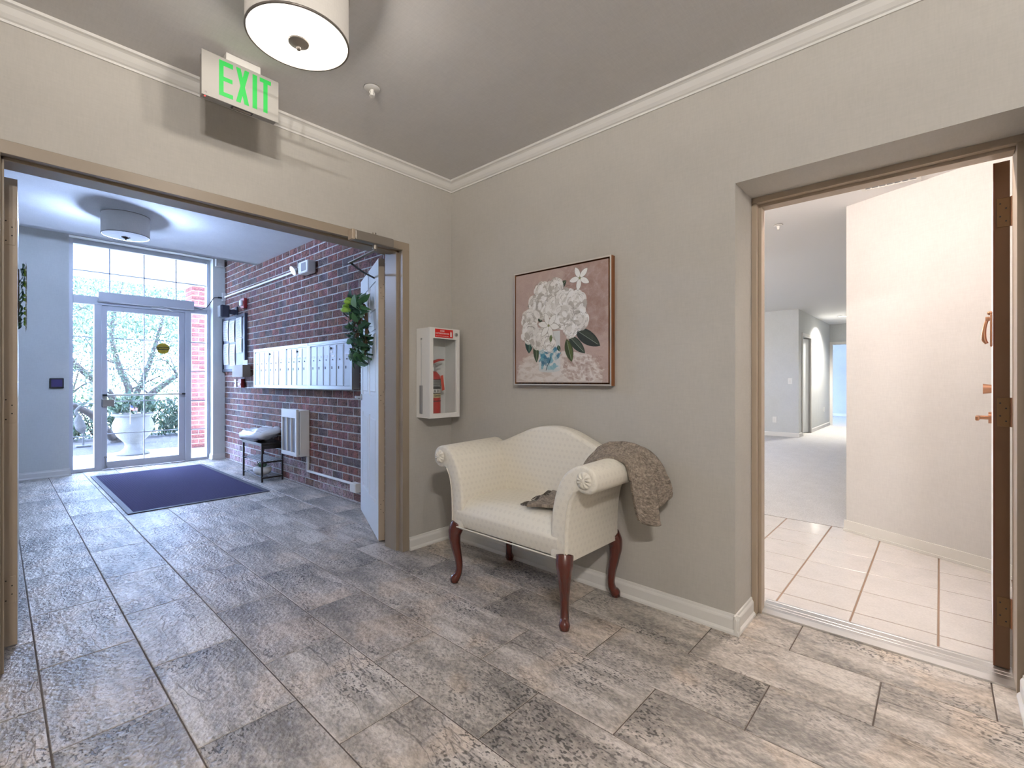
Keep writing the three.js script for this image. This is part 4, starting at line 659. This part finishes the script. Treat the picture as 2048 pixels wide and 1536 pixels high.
// ---------------------------------------------------------------- exit sign, sprinkler
{
  const e = thing('exit_sign', 'off-white exit sign with glowing green letters under the hall ceiling', 'exit sign'), x0 = 0.582, x1 = 0.889, y0 = 2.346, y1 = 2.532, zf = -2.283;
  mesh('housing', rb(x0 + 0.003, x1 - 0.003, y0 + 0.003, y1 - 0.003, zf - 0.045, zf - 0.004, 0.004), M.signFace, e);
  const bars = []; const F = (a, b, c, d) => bars.push([[a, c], [b, c], [b, d], [a, d]]);
  const yb = 2.368, yt = 2.519;                         // letters by their strokes
  F(0.6455, 0.6625, yb, yt); F(0.6625, 0.699, yt - 0.020, yt); F(0.6625, 0.697, 2.434, 2.452); F(0.6625, 0.699, yb, yb + 0.018);
  bars.push([[0.711, yt], [0.729, yt], [0.764, yb], [0.745, yb]], [[0.746, yt], [0.764, yt], [0.729, yb], [0.711, yb]]);
  F(0.778, 0.797, yb, yt); F(0.808, 0.856, yt - 0.018, yt); F(0.8235, 0.8415, yb, yt - 0.018);
  const sh = poly([[x0, y0], [x1, y0], [x1, y1], [x0, y1]]);
  mesh('face_plate', mapUV(extrude(sh, 0.004, 0.0015).translate(0, 0, zf - 0.005)), M.signFace, e);
  for (const [nm, k] of [['letter_e', [0, 1, 2, 3]], ['letter_x', [4, 5]], ['letter_i', [6]], ['letter_t', [7, 8]]]) mesh(nm, k.map((i) => mapUV(extrude(poly(bars[i]), 0.0012).translate(0, 0, zf + 0.0003 + (i === 5 ? 0.0002 : 0)))), mat([0.02, 0.30, 0.05], 0.5, { emissive: lin(0.02, 0.50, 0.07), emissiveIntensity: 0.45 }), e);
  const no = canvas(64, 32, (c) => { c.fillStyle = '#9e9a95'; c.fillRect(0, 0, 64, 32); c.fillStyle = '#33302c'; c.font = '26px sans-serif'; c.fillText('23', 14, 26); });
  mesh('handwritten_number', new THREE.PlaneGeometry(0.020, 0.010).translate(x0 + 0.015, y0 + 0.012, zf + 0.0012), mat([1, 1, 1], 0.5, { map: no }), e);
  mesh('canopy', rb(0.676, 0.818, 2.535, 2.574, zf - 0.05, zf - 0.012, 0.005), M.trim, e);
  mesh('indicator_light', fix(new THREE.SphereGeometry(0.003, 10, 8).translate(x0 + 0.014, y0 + 0.0005, zf - 0.012)), mat([0.5, 0.02, 0.02], 0.4, { emissive: lin(1, 0.05, 0.05), emissiveIntensity: 3 }), e);
  mesh('label_window', [bx(0.70, 0.785, y0 + 0.0005, y0 + 0.003, zf - 0.036, zf - 0.010)], M.black, e); mesh('lower_label', bx(0.706, 0.779, y0 - 0.0003, y0 + 0.002, zf - 0.031, zf - 0.014), M.tan, e);

  const s = thing('sprinkler_head', 'small white sprinkler head on the hall ceiling', 'sprinkler'); s.position.set(1.242, 2.575, -2.056);
  mesh('escutcheon', lathe([[0, 0], [0.040, -0.001], [0.036, -0.006], [0.016, -0.010], [0, -0.010]]), M.trim, s);
  mesh('deflector', [cyl(0.008, 0.008, 0.03, 0, -0.024, 0), cyl(0.014, 0.014, 0.002, 0, -0.040, 0), tube([[0.009, -0.014, 0], [0.014, -0.026, 0], [0.003, -0.038, 0]], 0.002, 8, 6), tube([[-0.009, -0.014, 0], [-0.014, -0.026, 0], [-0.003, -0.038, 0]], 0.002, 8, 6)], M.trim, s);
}

// ---------------------------------------------------------------- apartment: doorway, foyer, living room, corridor, bedroom
{
  const f = structGroup('trim_4', 'taupe steel door frame of the apartment doorway', 'door frame');
  mesh('jamb', [rb(2.498, 2.64, 0, 2.0075, -0.685, -0.662, 0.002), rb(2.53, 2.58, 0, 1.9935, -0.6625, -0.648, 0.002)], M.frameTan, f);
  mesh('jamb', [rb(2.498, 2.645, 0, 2.0075, 0.206, 0.226, 0.002)], M.frameTan, f);
  mesh('head', [rb(2.498, 2.64, 2.008, 2.036, -0.685, 0.226, 0.002), rb(2.53, 2.58, 1.994, 2.012, -0.662, 0.205, 0.002)], M.frameTan, f);
  struct('threshold', [prism([[0, 0], [0.0, 0.008], [0.035, 0.016], [0.06, 0.017], [0.062, 0.014], [0.066, 0.017], [0.085, 0.018], [0.088, 0.015], [0.092, 0.018], [0.13, 0.018], [0.134, 0.015], [0.138, 0.018], [0.17, 0.010], [0.17, 0]], [2.535, 0, -0.66], [2.535, 0, 0.207], [1, 0, 0], [0, 1, 0])], M.alu, 'brushed aluminium threshold saddle of the apartment doorway', 'threshold');

  // open entry leaf, seen from its hinge edge
  const d = structGroup('door_4', 'brown-edged apartment entry door standing open into the foyer', 'door');
  mesh('slab', bx(0, 0.90, 0.02, 2.0, -0.022, 0.022), M.doorWhite, d);
  mesh('edge', bx(-0.0015, 0.0005, 0.02, 2.0, -0.0225, 0.0225), M.doorBrown, d);
  mesh('edge_strip', bx(-0.003, -0.001, 0.02, 2.0, -0.0235, -0.018), mat([0.17, 0.05, 0.02], 0.4), d);
  for (const y of [0.24, 1.02, 1.80]) { const h = mesh('hinge', rb(-0.005, -0.0012, y - 0.057, y + 0.057, -0.014, 0.024, 0.002), mat([0.20, 0.115, 0.055], 0.4, { metalness: 0.5 }), d); mesh('barrel', cyl(0.007, 0.007, 0.114, -0.006, y, 0.03), M.brass, h); mesh('screw', [[-0.004, 0.035], [0.012, 0.015], [-0.004, -0.015], [0.012, -0.035]].map(([z, q]) => cyl(0.003, 0.003, 0.001, -0.0055, y + q, z, 'x', 10)), M.black, h); }
  mesh('sweep', bx(0.002, 0.898, 0.012, 0.03, -0.018, 0.018), M.black, d);
  const lv = mesh('lever', [cyl(0.030, 0.030, 0.012, 0.83, 0.95, -0.028, 'z'), cyl(0.010, 0.010, 0.05, 0.83, 0.95, -0.05, 'z'), rb(0.72, 0.84, 0.938, 0.962, -0.082, -0.066, 0.006)], M.brass, d);
  const db = mesh('deadbolt', cyl(0.027, 0.022, 0.032, 0.83, 1.10, -0.038, 'z'), M.brass, d);
  const kn = mesh('knocker', [rb(0.43, 0.47, 1.30, 1.45, -0.030, -0.022, 0.004), taper([[0.45, 1.43, -0.038], [0.45, 1.39, -0.047], [0.45, 1.34, -0.050], [0.45, 1.315, -0.040]], [0.006, 0.007, 0.010, 0.007], 10, 16), cyl(0.010, 0.010, 0.022, 0.45, 1.43, -0.034, 'z'), fix(new THREE.SphereGeometry(0.010, 12, 8).translate(0.45, 1.456, -0.030))], M.brass, d);
  d.position.set(2.655, 0, 0.178); d.rotation.y = -0.050;

  // white floor tiles with brown grout
  const fl = structGroup('floor_foyer', 'white square foyer tiles with tan grout lines', 'floor');
  mesh('grout', bx(2.64, 4.41, -0.1, 0.0015, -6.1, 2.6), M.groutTan, fl);
  const r = rngOf(55), T = 0.3105, gap = 0.0075; let n = 0;
  for (let i = 0; i < 6; i++) for (let k = -8; k < 4; k++) {
    const a = i === 0 ? 2.645 : 2.842 + (i - 1) * 0.3125, b = Math.min(4.41, 2.842 + i * 0.3125), c = -0.006 + k * T, e = c + T; if (b - a < 0.03 || c < -2.3 || e > 1.1) continue;
    const t = mesh('tile' + (n ? '_' + String(n).padStart(3, '0') : ''), slab(b - a - gap, e - c - gap, 0.02, 0.002, r(), r()), M.whiteTile, fl); t.position.set((a + b) / 2, 0.0045, (c + e) / 2); n++;
  }
  struct('floor_living', bx(4.41, 18.2, -0.1, 0.006, -6.0, 2.5), M.carpet, 'pale plush carpet running from the foyer tiles into the far rooms', 'carpet');
  struct('ceiling_foyer', [bx(2.5, 5.6, 2.465, 2.62, -6.1, 2.6)], M.aptCeil, 'white foyer ceiling inside the apartment', 'ceiling');
  struct('ceiling_living', [bx(5.6, 18.3, 2.57, 2.72, -6.1, 2.6)], M.aptCeil, 'white ceiling of the far rooms', 'ceiling');
  // angled foyer wall
  const dir = V(-0.377, 0, 0.745).normalize();
  const along = (a, b, o0, o1, y0, y1) => { const A = V(4.352, 0, -0.527), g = new THREE.BoxGeometry(b - a, y1 - y0, o1 - o0); g.applyMatrix4(new THREE.Matrix4().makeBasis(dir, V(0, 1, 0), V().crossVectors(dir, V(0, 1, 0)))); const m = V().crossVectors(dir, V(0, 1, 0)); g.translate(A.x + dir.x * (a + b) / 2 + m.x * (o0 + o1) / 2, (y0 + y1) / 2, A.z + dir.z * (a + b) / 2 + m.z * (o0 + o1) / 2); return mapUV(g); };
  struct('wall_foyer', along(0, 1.75, -0.12, 0, 0, 2.47), M.aptWall, 'blank pinkish-white angled foyer wall inside the apartment', 'wall');
  struct('baseboard_foyer', [along(-0.01, 1.75, 0, 0.013, 0.005, 0.085), along(-0.012, 1.75, 0, 0.021, 0.005, 0.022)], M.trim, 'white baseboard of the angled foyer wall', 'baseboard');
  struct('wall_foyer_side', [bx(2.64, 3.66, 0, 2.47, 1.0, 1.12)], M.aptWall, 'plain foyer side wall behind the open door', 'wall');
  struct('wall_living_left', [bx(2.64, 7.6, 0, 2.72, -6.1, -6.0), bx(7.6, 8.7, 0, 0.9, -6.1, -6.0), bx(7.6, 8.7, 2.10, 2.72, -6.1, -6.0), bx(8.7, 10.9, 0, 2.72, -6.1, -6.0)], M.aptGrey, 'pale living room wall with an added window opening', 'wall');
  { const w = structGroup('window_2', 'added unseen living room window letting in sky light', 'window'); mesh('frame', [bx(7.6, 8.7, 0.90, 0.95, -6.09, -6.01), bx(7.6, 8.7, 2.05, 2.10, -6.09, -6.01), bx(7.6, 8.7, 1.48, 1.52, -6.08, -6.02), ...[7.6, 8.65].map((x) => bx(x, x + 0.05, 0.95, 2.05, -6.09, -6.01))], M.white, w); mesh('pane', bx(7.62, 8.68, 0.92, 2.08, -6.053, -6.047), M.glass, w); }  // added opening out of view so sky light reaches the living room
  struct('sun_block_eave', bx(2.4, 14.2, 2.78, 2.95, -8.6, -5.9), M.white, 'added unseen eave keeping sun out of the living room window', 'eave');  // added overhang, never in view, stops sun entering the living room
  struct('wall_living_right', bx(2.64, 18.2, 0, 2.72, 2.5, 2.6), M.aptGrey, 'plain living room wall out of sight behind the angled wall', 'wall');
  struct('wall_entry_side', [bx(2.5, 2.64, 0, 2.72, -6.1, -2.84)], M.aptGrey, 'apartment side of the party wall', 'wall');
  struct('wall_living_far', [bx(10.8, 10.92, 0, 2.60, -6.0, -2.09), bx(10.8, 10.92, 0, 2.60, -0.85, 2.5)], M.aptGrey, 'grey-white far wall of the living room', 'wall');
  struct('wall_corridor', [bx(10.92, 11.12, 0, 2.6, -2.21, -2.09), bx(11.12, 11.95, 2.06, 2.6, -2.21, -2.09), bx(11.95, 14.40, 0, 2.6, -2.21, -2.09), bx(10.92, 14.4, 0, 2.6, -0.85, -0.75)], M.aptGrey, 'white corridor wall with a side doorway', 'wall');
  struct('wall_corridor_end', [bx(14.35, 14.47, 0, 2.6, -6.0, -2.08), bx(14.35, 14.47, 2.06, 2.6, -2.08, -0.85), bx(14.35, 14.47, 0, 2.6, -0.85, 2.5)], M.aptGrey, 'white wall above the bedroom doorway at the corridor end', 'wall');
  struct('trim_5', [bx(14.33, 14.36, 0, 2.05, -2.085, -2.02), bx(14.33, 14.36, 2.05, 2.12, -2.085, -0.86)], M.trim, 'white casing of the bedroom doorway', 'door casing');
  struct('trim_6', [bx(11.06, 11.13, 0, 2.05, -2.095, -2.07), bx(11.94, 12.01, 0, 2.05, -2.095, -2.07), bx(11.06, 12.01, 2.05, 2.12, -2.095, -2.07)], M.trim, 'white casing of the corridor side door', 'door casing');
  const sd = structGroup('door_5', 'white door standing ajar in the corridor side doorway', 'door'); mesh('slab', bx(0, 0.78, 0.02, 2.04, -0.02, 0.02), M.doorWhite, sd); mesh('knob', fix(new THREE.SphereGeometry(0.03, 14, 10).translate(0.72, 1.0, 0.05)), M.steel, sd); sd.position.set(11.94, 0, -2.14); sd.rotation.y = Math.PI - 0.30; 
  struct('wall_side_room', [bx(10.92, 14.4, 0, 2.6, -3.4, -3.3)], M.aptWall, 'plain wall inside the corridor side room', 'wall');
  struct('wall_bedroom', [bx(18.1, 18.2, 0, 2.6, -6.0, 2.5), bx(14.4, 18.2, 2.2, 2.7, -6.1, -6.0), bx(14.4, 15.0, 0, 2.7, -6.1, -6.0), bx(17.7, 18.2, 0, 2.7, -6.1, -6.0), bx(15.0, 17.7, 0, 0.5, -6.1, -6.0)], M.aptGrey, 'pale bedroom walls lit by daylight beyond the corridor', 'wall');
  struct('window_3', bx(15.0, 17.7, 0.5, 2.2, -6.053, -6.047), M.glass, 'added bedroom window pane on an unseen side wall for daylight', 'window');  // added glazing out of view so blue daylight fills the bedroom
  const bb = [[0, 0], [0.016, 0], [0.016, 0.07], [0.008, 0.085], [0, 0.085]];
  runs('baseboard_living', bb, [[10.8, -6, 10.8, -2.09, -1, 0], [10.785, -2.09, 11.06, -2.09, 0, 1], [12.01, -2.09, 14.34, -2.09, 0, 1], [18.1, -6, 18.1, 2.5, -1, 0]], 0.006, M.trim, 'white baseboards of the far rooms', 'baseboard');
  const plate = (nm, lab, cat, z, y) => { const o = thing(nm, lab, cat); mesh('plate', rb(10.793, 10.799, y - 0.06, y + 0.06, z - 0.038, z + 0.038, 0.002), M.white, o); mesh('insert', rb(10.787, 10.794, y - 0.025, y + 0.025, z - 0.014, z + 0.014, 0.002), M.trim, o); };
  plate('light_switch', 'white light switch on the far living room wall', 'switch', -2.24, 1.13); plate('wall_socket', 'white wall socket low on the far living room wall', 'socket', -2.52, 0.34);
  const sk2 = thing('corridor_socket', 'tiny white wall socket in the far corridor', 'socket'); mesh('plate', rb(13.5, 13.58, 0.38, 0.50, -2.088, -2.08, 0.002), M.white, sk2); mesh('insert', rb(13.52, 13.56, 0.41, 0.47, -2.082, -2.076, 0.002), M.trim, sk2);
  const vt = thing('ceiling_vent', 'white louvred air vent in the foyer ceiling', 'vent');
  mesh('frame', mapUV(extrude(ring(3.76, 4.06, 0.09, 0.40, 0.02), 0.006, 0.001).rotateX(-Math.PI / 2).translate(0, 2.456, 0)), M.trim, vt); for (let i = 0; i < 7; i++) mesh('louver', rb(3.78, 4.04, 2.458, 2.4605, -0.385 + i * 0.04, -0.355 + i * 0.04, 0.001), M.grey, vt);
  const s2 = thing('foyer_sprinkler', 'tiny white sprinkler head in the foyer ceiling', 'sprinkler'); mesh('escutcheon', lathe([[0, 2.4645], [0.036, 2.4645], [0.03, 2.458], [0, 2.456]]).translate(4.48, 0, -1.017), M.trim, s2); mesh('deflector', cyl(0.008, 0.013, 0.03, 4.48, 2.44, -1.017), M.trim, s2);

  const lr = thing('living_fill_light', 'added unseen round ceiling light brightening the living room', 'ceiling light');
  mesh('base_plate', cyl(0.16, 0.16, 0.02, 7.2, 2.559, -4.2), M.white, lr); mesh('glass_dome', lathe([[0, 2.46], [0.07, 2.465], [0.12, 2.49], [0.15, 2.53], [0.155, 2.55]]).translate(7.2, 0, -4.2), mat([0.85, 0.84, 0.82], 0.5, { emissive: lin(1, 0.93, 0.84), emissiveIntensity: 2.5 }), lr);
  const lp = new THREE.PointLight(lin(1.0, 0.94, 0.88), 10); lp.position.set(7.2, 2.40, -4.2); lp.castShadow = true; lp.shadow.radius = 2; lp.name = 'living_fill_bulb'; scene.add(lp);  // added lamp, kept out of view, warms and lifts the living room
  const pl2 = thing('second_fill_light', 'added unseen round ceiling light brightening the carpet and ceiling past the foyer', 'ceiling light');
  mesh('base_plate', cyl(0.16, 0.16, 0.02, 5.2, 2.454, -3.4), M.white, pl2); mesh('glass_dome', lathe([[0, 2.355], [0.07, 2.36], [0.12, 2.385], [0.15, 2.425], [0.155, 2.445]]).translate(5.2, 0, -3.4), mat([0.85, 0.84, 0.82], 0.5, { emissive: lin(1, 0.94, 0.87), emissiveIntensity: 2.5 }), pl2);
  const dp2 = new THREE.PointLight(lin(1.0, 0.94, 0.88), 11); dp2.position.set(5.2, 2.28, -3.4); dp2.castShadow = true; dp2.shadow.radius = 3; dp2.name = 'second_fill_bulb'; scene.add(dp2);  // second added lamp hidden by the wall, lifts carpet and ceiling
  // foyer ceiling light (above the doorway head, out of sight) and corridor downlight
  const fo = thing('foyer_light', 'round glass foyer ceiling light just inside the apartment doorway', 'ceiling light');
  mesh('base_plate', cyl(0.15, 0.15, 0.02, 2.87, 2.455, -0.59), M.white, fo); mesh('glass_dome', lathe([[0, 2.36], [0.06, 2.365], [0.11, 2.385], [0.14, 2.42], [0.145, 2.445]]).translate(2.87, 0, -0.59), mat([0.85, 0.82, 0.78], 0.5, { emissive: lin(1, 0.85, 0.72), emissiveIntensity: 2.2 }), fo);
  const fp = new THREE.PointLight(lin(1.0, 0.87, 0.80), 5.0); fp.position.set(2.87, 2.31, -0.59); fp.castShadow = true; fp.shadow.radius = 1.2; fp.name = 'foyer_bulb'; scene.add(fp);
  const dl = thing('recessed_downlight', 'small bright recessed downlight in the far corridor ceiling', 'ceiling light');
  mesh('trim_ring', fix(new THREE.TorusGeometry(0.085, 0.012, 8, 32).rotateX(Math.PI / 2).translate(12.6, 2.568, -1.60)), M.white, dl); mesh('lamp_face', cyl(0.078, 0.078, 0.004, 12.6, 2.566, -1.60), mat([0.9, 0.9, 0.9], 0.5, { emissive: lin(1, 0.97, 0.9), emissiveIntensity: 6 }), dl);
  const dp = new THREE.SpotLight(lin(1, 0.95, 0.88), 34, 0, 1.25, 0.6); dp.position.set(12.6, 2.54, -1.60); dp.target.position.set(12.6, 0, -1.62); dp.castShadow = true; dp.name = 'corridor_downlight'; scene.add(dp, dp.target);
}

// ---------------------------------------------------------------- outdoors, seen through the entrance
{
  struct('ground_walk', [bx(-6, 12, -0.2, -0.02, -9.85, -8.05)], M.concrete, 'pale concrete walk outside the entrance', 'walk');
  struct('ground_bed', bx(-8, 14, -0.25, -0.03, -13.0, -9.85), M.mulch, 'dark mulch planting bed beyond the walk', 'planting bed');
  struct('ground_lot', bx(-40, 60, -0.3, -0.06, -60, -13.0), M.asphalt, 'pale sunlit parking lot beyond the hedge', 'parking lot');
  struct('ground_lawn', bx(-40, 60, -0.31, -0.05, -90, -38), M.grass, 'lawn beyond the parking lot', 'lawn');
  const p = structGroup('ceiling_porch', 'white porch roof with boxed beam outside the entrance', 'porch roof');
  mesh('soffit', bx(-3, 6, 3.04, 3.12, -9.95, -8.1), M.white, p);
  mesh('beam', [bx(-3, 6, 2.77, 3.05, -9.95, -9.62), bx(2.36, 2.7, 2.77, 3.05, -9.62, -8.1), bx(-3, 6, 2.955, 2.975, -9.625, -9.605)], M.white, p);
  // brick porch pier
  const pier = structGroup('wall_porch_pier', 'red brick porch pier outside the right sidelight', 'pier'), px0 = 2.27, px1 = 2.68, pz = -9.48, H = 0.0796, L = 0.203, r = rngOf(41);
  mesh('mortar', bx(px0 + 0.006, px1 - 0.006, -0.02, 2.77, pz - 0.4, pz - 0.006), M.mortar, pier);
  const cs = [[0.34, 0.115, 0.085], [0.29, 0.10, 0.075], [0.37, 0.14, 0.10]];
  const paint = (g, c) => { const a = new Float32Array(g.attributes.position.count * 3); for (let i = 0; i < a.length; i += 3) { a[i] = c[0]; a[i + 1] = c[1]; a[i + 2] = c[2]; } g.setAttribute('color', new THREE.BufferAttribute(a, 3)); return g; };
  const fG = cs.map((c) => paint(slab(L - 0.01, H - 0.012, 0.03, 0.003, r(), r()).rotateX(Math.PI / 2), c)), sG = cs.map((c) => paint(slab(H - 0.012, L - 0.01, 0.03, 0.003, r(), r()).rotateZ(Math.PI / 2), c)); let n = 0;
  for (let i = 0; i < 35; i++) for (let k = 0; k < 3; k++) {
    const y = -0.02 + (i + 0.5) * H, a = Math.max(px0, px0 + k * L - (i & 1 ? L / 2 : 0)), b = Math.min(px1, px0 + (k + 1) * L - (i & 1 ? L / 2 : 0)); if (b - a < 0.03) continue;
    const m = mesh('brick' + (n ? '_' + String(n).padStart(3, '0') : ''), fG[Math.floor(r() * 3)], M.brick, pier); m.scale.x = (b - a - 0.01) / (L - 0.01); m.position.set((a + b) / 2, y, pz); n++;
    if (k < 2) { const q = mesh('brick_' + String(n).padStart(3, '0'), sG[Math.floor(r() * 3)], M.brick, pier); q.position.set(px0, y, pz - L * (k + 0.5 + (i & 1 ? 0 : 0.0))); n++; }
  }
  // urn with a leafy plant and a small flag
  const u = thing('stone_urn', 'large pale stone urn on the walk outside the entrance', 'urn'); u.position.set(1.47, -0.02, -9.42);
  mesh('body', lathe([[0, 0], [0.215, 0], [0.215, 0.03], [0.17, 0.055], [0.12, 0.10], [0.105, 0.15], [0.115, 0.19], [0.20, 0.29], [0.255, 0.39], [0.265, 0.46], [0.24, 0.54], [0.215, 0.585], [0.225, 0.60], [0.27, 0.615], [0.275, 0.64], [0.245, 0.65], [0.22, 0.63], [0, 0.60]], 48), M.stone, u);
  const leafTint = (g, n, place, tones, name, parent, size) => {
    const im = new THREE.InstancedMesh(g, M.leaf, n), m4 = new THREE.Matrix4(), q = new THREE.Quaternion(), e = new THREE.Euler(), c = new THREE.Color();
    for (let i = 0; i < n; i++) { const p = place(i); e.set((r() - 0.5) * 2.4, r() * 6.28, (r() - 0.5) * 2.4); q.setFromEuler(e); const s = size * (0.7 + r() * 0.6); m4.compose(p, q, V(s, s, s)); im.setMatrixAt(i, m4); const t = tones[Math.floor(r() * tones.length)], k = 0.75 + r() * 0.5; im.setColorAt(i, c.setRGB(t[0] * k, t[1] * k, t[2] * k)); }
    im.name = name; im.castShadow = im.receiveShadow = true; im.userData.kind = 'stuff'; parent.add(im); return im;
  };
  const one = leafGeo(1, 0.5, 0.2), greens = [[0.042, 0.070, 0.032], [0.030, 0.057, 0.027], [0.058, 0.086, 0.040], [0.032, 0.066, 0.044]];
  const up = thing('urn_plant', 'leafy green plant growing in the pale stone urn', 'plant'); up.position.set(1.47, 0.60, -9.42);
  mesh('stem', Array.from({ length: 9 }, (_, i) => tube([[0, 0, 0], [0.06 * Math.cos(i * 0.7), 0.13, 0.06 * Math.sin(i * 0.7)], [0.22 * Math.cos(i * 0.7), 0.22 + 0.03 * (i % 3), 0.2 * Math.sin(i * 0.7)]], 0.004, 8, 5)), M.leafMid, up);
  leafTint(one, 800, () => { const a = r() * 6.28, d = Math.sqrt(r()) * 0.30; return V(d * Math.cos(a), 0.04 + r() * 0.30 * (1 - d * 1.5), d * Math.sin(a)); }, greens, 'foliage', up, 0.075);
  const fg = thing('small_flag', 'tiny striped flag stuck in the stone urn', 'flag'); mesh('stick', cyl(0.003, 0.003, 0.30, 1.385, 0.63, -9.125), M.tan, fg);
  const flagTex = canvas(128, 96, (c) => { for (let i = 0; i < 9; i++) { c.fillStyle = i % 2 ? '#efeaea' : '#b0303c'; c.fillRect(0, i * 96 / 9, 128, 11); } c.fillStyle = '#33406e'; c.fillRect(0, 0, 52, 50); });
  mesh('cloth', sheet((a, b) => V(1.388 + a * 0.085, 0.70 + b * 0.07 - a * 0.05, -9.125 + 0.01 * Math.sin(a * 8)), 10, 4, 0.001), mat([0.9, 0.9, 0.9], 0.8, { map: flagTex }), fg);
  // multi-stemmed tree
  const tr = thing('garden_tree', 'multi-stemmed tree with spreading leafy branches outside the entrance', 'tree'); tr.position.set(1.55, -0.05, -11.6);
  const tips = [];
  const limb = (pts, rad) => taper(pts, rad.map((q) => q * 0.72), 9, 22);
  const stems = [
    [[[0, 0, 0], [0.05, 0.45, 0], [-0.10, 0.95, 0.05], [-0.55, 1.45, 0.1], [-0.95, 2.1, 0], [-1.1, 3.0, -0.1]], [0.12, 0.10, 0.085, 0.07, 0.05, 0.02]],
    [[[0.05, 0, 0], [0.15, 0.5, 0.02], [0.20, 1.0, 0], [0.05, 1.5, -0.1], [-0.05, 2.2, -0.1], [0.15, 3.3, 0]], [0.11, 0.10, 0.09, 0.07, 0.05, 0.02]],
    [[[0.1, 0, 0], [0.28, 0.5, 0], [0.50, 0.9, 0.1], [0.95, 1.30, 0.1], [1.5, 1.75, 0.1], [2.2, 2.3, 0.2]], [0.12, 0.11, 0.09, 0.07, 0.05, 0.02]],
    [[[0.1, 0.1, -0.05], [0.3, 0.8, -0.2], [0.55, 1.5, -0.3], [0.75, 2.3, -0.3], [0.9, 3.2, -0.2]], [0.10, 0.08, 0.065, 0.045, 0.02]],
    [[[-0.05, 0.1, 0.05], [-0.35, 0.55, 0.2], [-0.75, 0.85, 0.3], [-1.3, 1.35, 0.3], [-1.9, 2.0, 0.4]], [0.09, 0.08, 0.065, 0.045, 0.02]],
  ];
  for (const [pts, rad] of stems) { mesh('trunk', limb(pts, rad), M.bark, tr); tips.push(...pts.slice(2)); }
  const tw = []; for (let i = 0; i < 46; i++) { const b = tips[Math.floor(r() * tips.length)], a = r() * 6.28, l = 0.5 + r() * 0.7; tw.push(taper([b, [b[0] + Math.cos(a) * l * 0.5, b[1] + 0.15 + r() * 0.2, b[2] + Math.sin(a) * l * 0.4], [b[0] + Math.cos(a) * l, b[1] + 0.25 + r() * 0.5, b[2] + Math.sin(a) * l * 0.7]], [0.022, 0.014, 0.005], 5, 6)); }
  mesh('branches', tw, M.bark, tr).userData.kind = 'stuff';
  leafTint(one, 60000, () => { const a = r() * 6.28, d = Math.pow(r(), 0.45) * 2.9, y = 1.05 + r() * 3.1; return V(0.1 + d * Math.cos(a), y + 0.12 * Math.sin(a * 5) - 0.06 * d, Math.min(1.15 + r() * 0.2, -0.3 + d * 0.7 * Math.sin(a))); }, greens, 'foliage', tr, 0.043);
  // hedge shrubs
  const shrub = (x, z, rx, ry, rz, n, label) => { const s = thing('hedge_shrub', label, 'shrub', 'shrubs along the planting bed'); s.position.set(x, -0.03, z); mesh('stem', Array.from({ length: 6 }, (_, i) => tube([[0, 0, 0], [rx * 0.3 * Math.cos(i), ry * 0.5, rz * 0.3 * Math.sin(i)], [rx * 0.6 * Math.cos(i), ry * 0.8, rz * 0.6 * Math.sin(i)]], 0.012, 6, 5)), M.bark, s); leafTint(one, n, () => { const a = r() * 6.28, h = r(), d = Math.pow(r(), 0.3) * Math.sqrt(1 - 0.7 * h * h); return V(rx * 1.15 * d * Math.cos(a), ry * (0.03 + h * (0.9 + 0.12 * Math.sin(a * 4))), rz * d * Math.sin(a)); }, greens, 'foliage', s, 0.07); };
  for (const [x, z, rx] of [[-0.4, -12.4, 0.6], [0.5, -12.5, 0.6], [1.35, -12.6, 0.6], [2.2, -12.5, 0.6], [3.05, -12.4, 0.6], [3.9, -12.45, 0.6], [4.8, -12.5, 0.6]]) shrub(x, z, rx, 0.78, 0.5, 2200, 'rounded green hedge shrub behind the mulch bed');
  const hs = thing('heron_statue', 'weathered pale bird statue standing in the planting bed', 'statue'); hs.position.set(1.05, -0.03, -11.2);
  mesh('body', [taper([[0, 0.24, 0], [-0.03, 0.34, 0], [-0.06, 0.46, 0], [-0.06, 0.56, 0.01]], [0.03, 0.075, 0.065, 0.03], 14, 20, 0.8), taper([[-0.06, 0.55, 0], [-0.10, 0.62, 0], [-0.06, 0.69, 0], [-0.02, 0.72, 0]], [0.03, 0.022, 0.024, 0.032], 12, 18)], M.statue, hs);
  mesh('beak', taper([[0.0, 0.72, 0], [0.06, 0.71, 0], [0.12, 0.69, 0]], [0.016, 0.010, 0.002], 8, 8), M.statue, hs); for (const z of [-0.03, 0.03]) mesh('leg', cyl(0.012, 0.01, 0.27, 0, 0.135, z), M.statue, hs); mesh('plinth', rb(-0.1, 0.1, 0, 0.03, -0.08, 0.08, 0.01), M.statue, hs);
  // far trees beyond the lot
  for (const [x, z, s] of [[-2, -34, 1], [4, -38, 1.2], [10, -36, 1.1], [17, -40, 1.25], [24, -38, 1.2]]) { const t = thing('distant_tree', 'leafy tree far beyond the parking lot', 'tree', 'trees beyond the lot'); t.position.set(x, -0.1, z); mesh('trunk', taper([[0, 0, 0], [0.1, 2, 0], [0, 4.5, 0]], [0.3, 0.22, 0.12], 8, 8), M.bark, t); leafTint(one, 1500, () => { const a = r() * 6.28, c = r() * 2 - 1, d = Math.pow(r(), 0.4), q = Math.sqrt(1 - c * c); return V(3.2 * s * d * q * Math.cos(a), 5 * s + 2.8 * s * c * d, 3.2 * s * d * q * Math.sin(a)); }, greens, 'foliage', t, 0.45); }
}
//END
renderer.render(scene, camera);
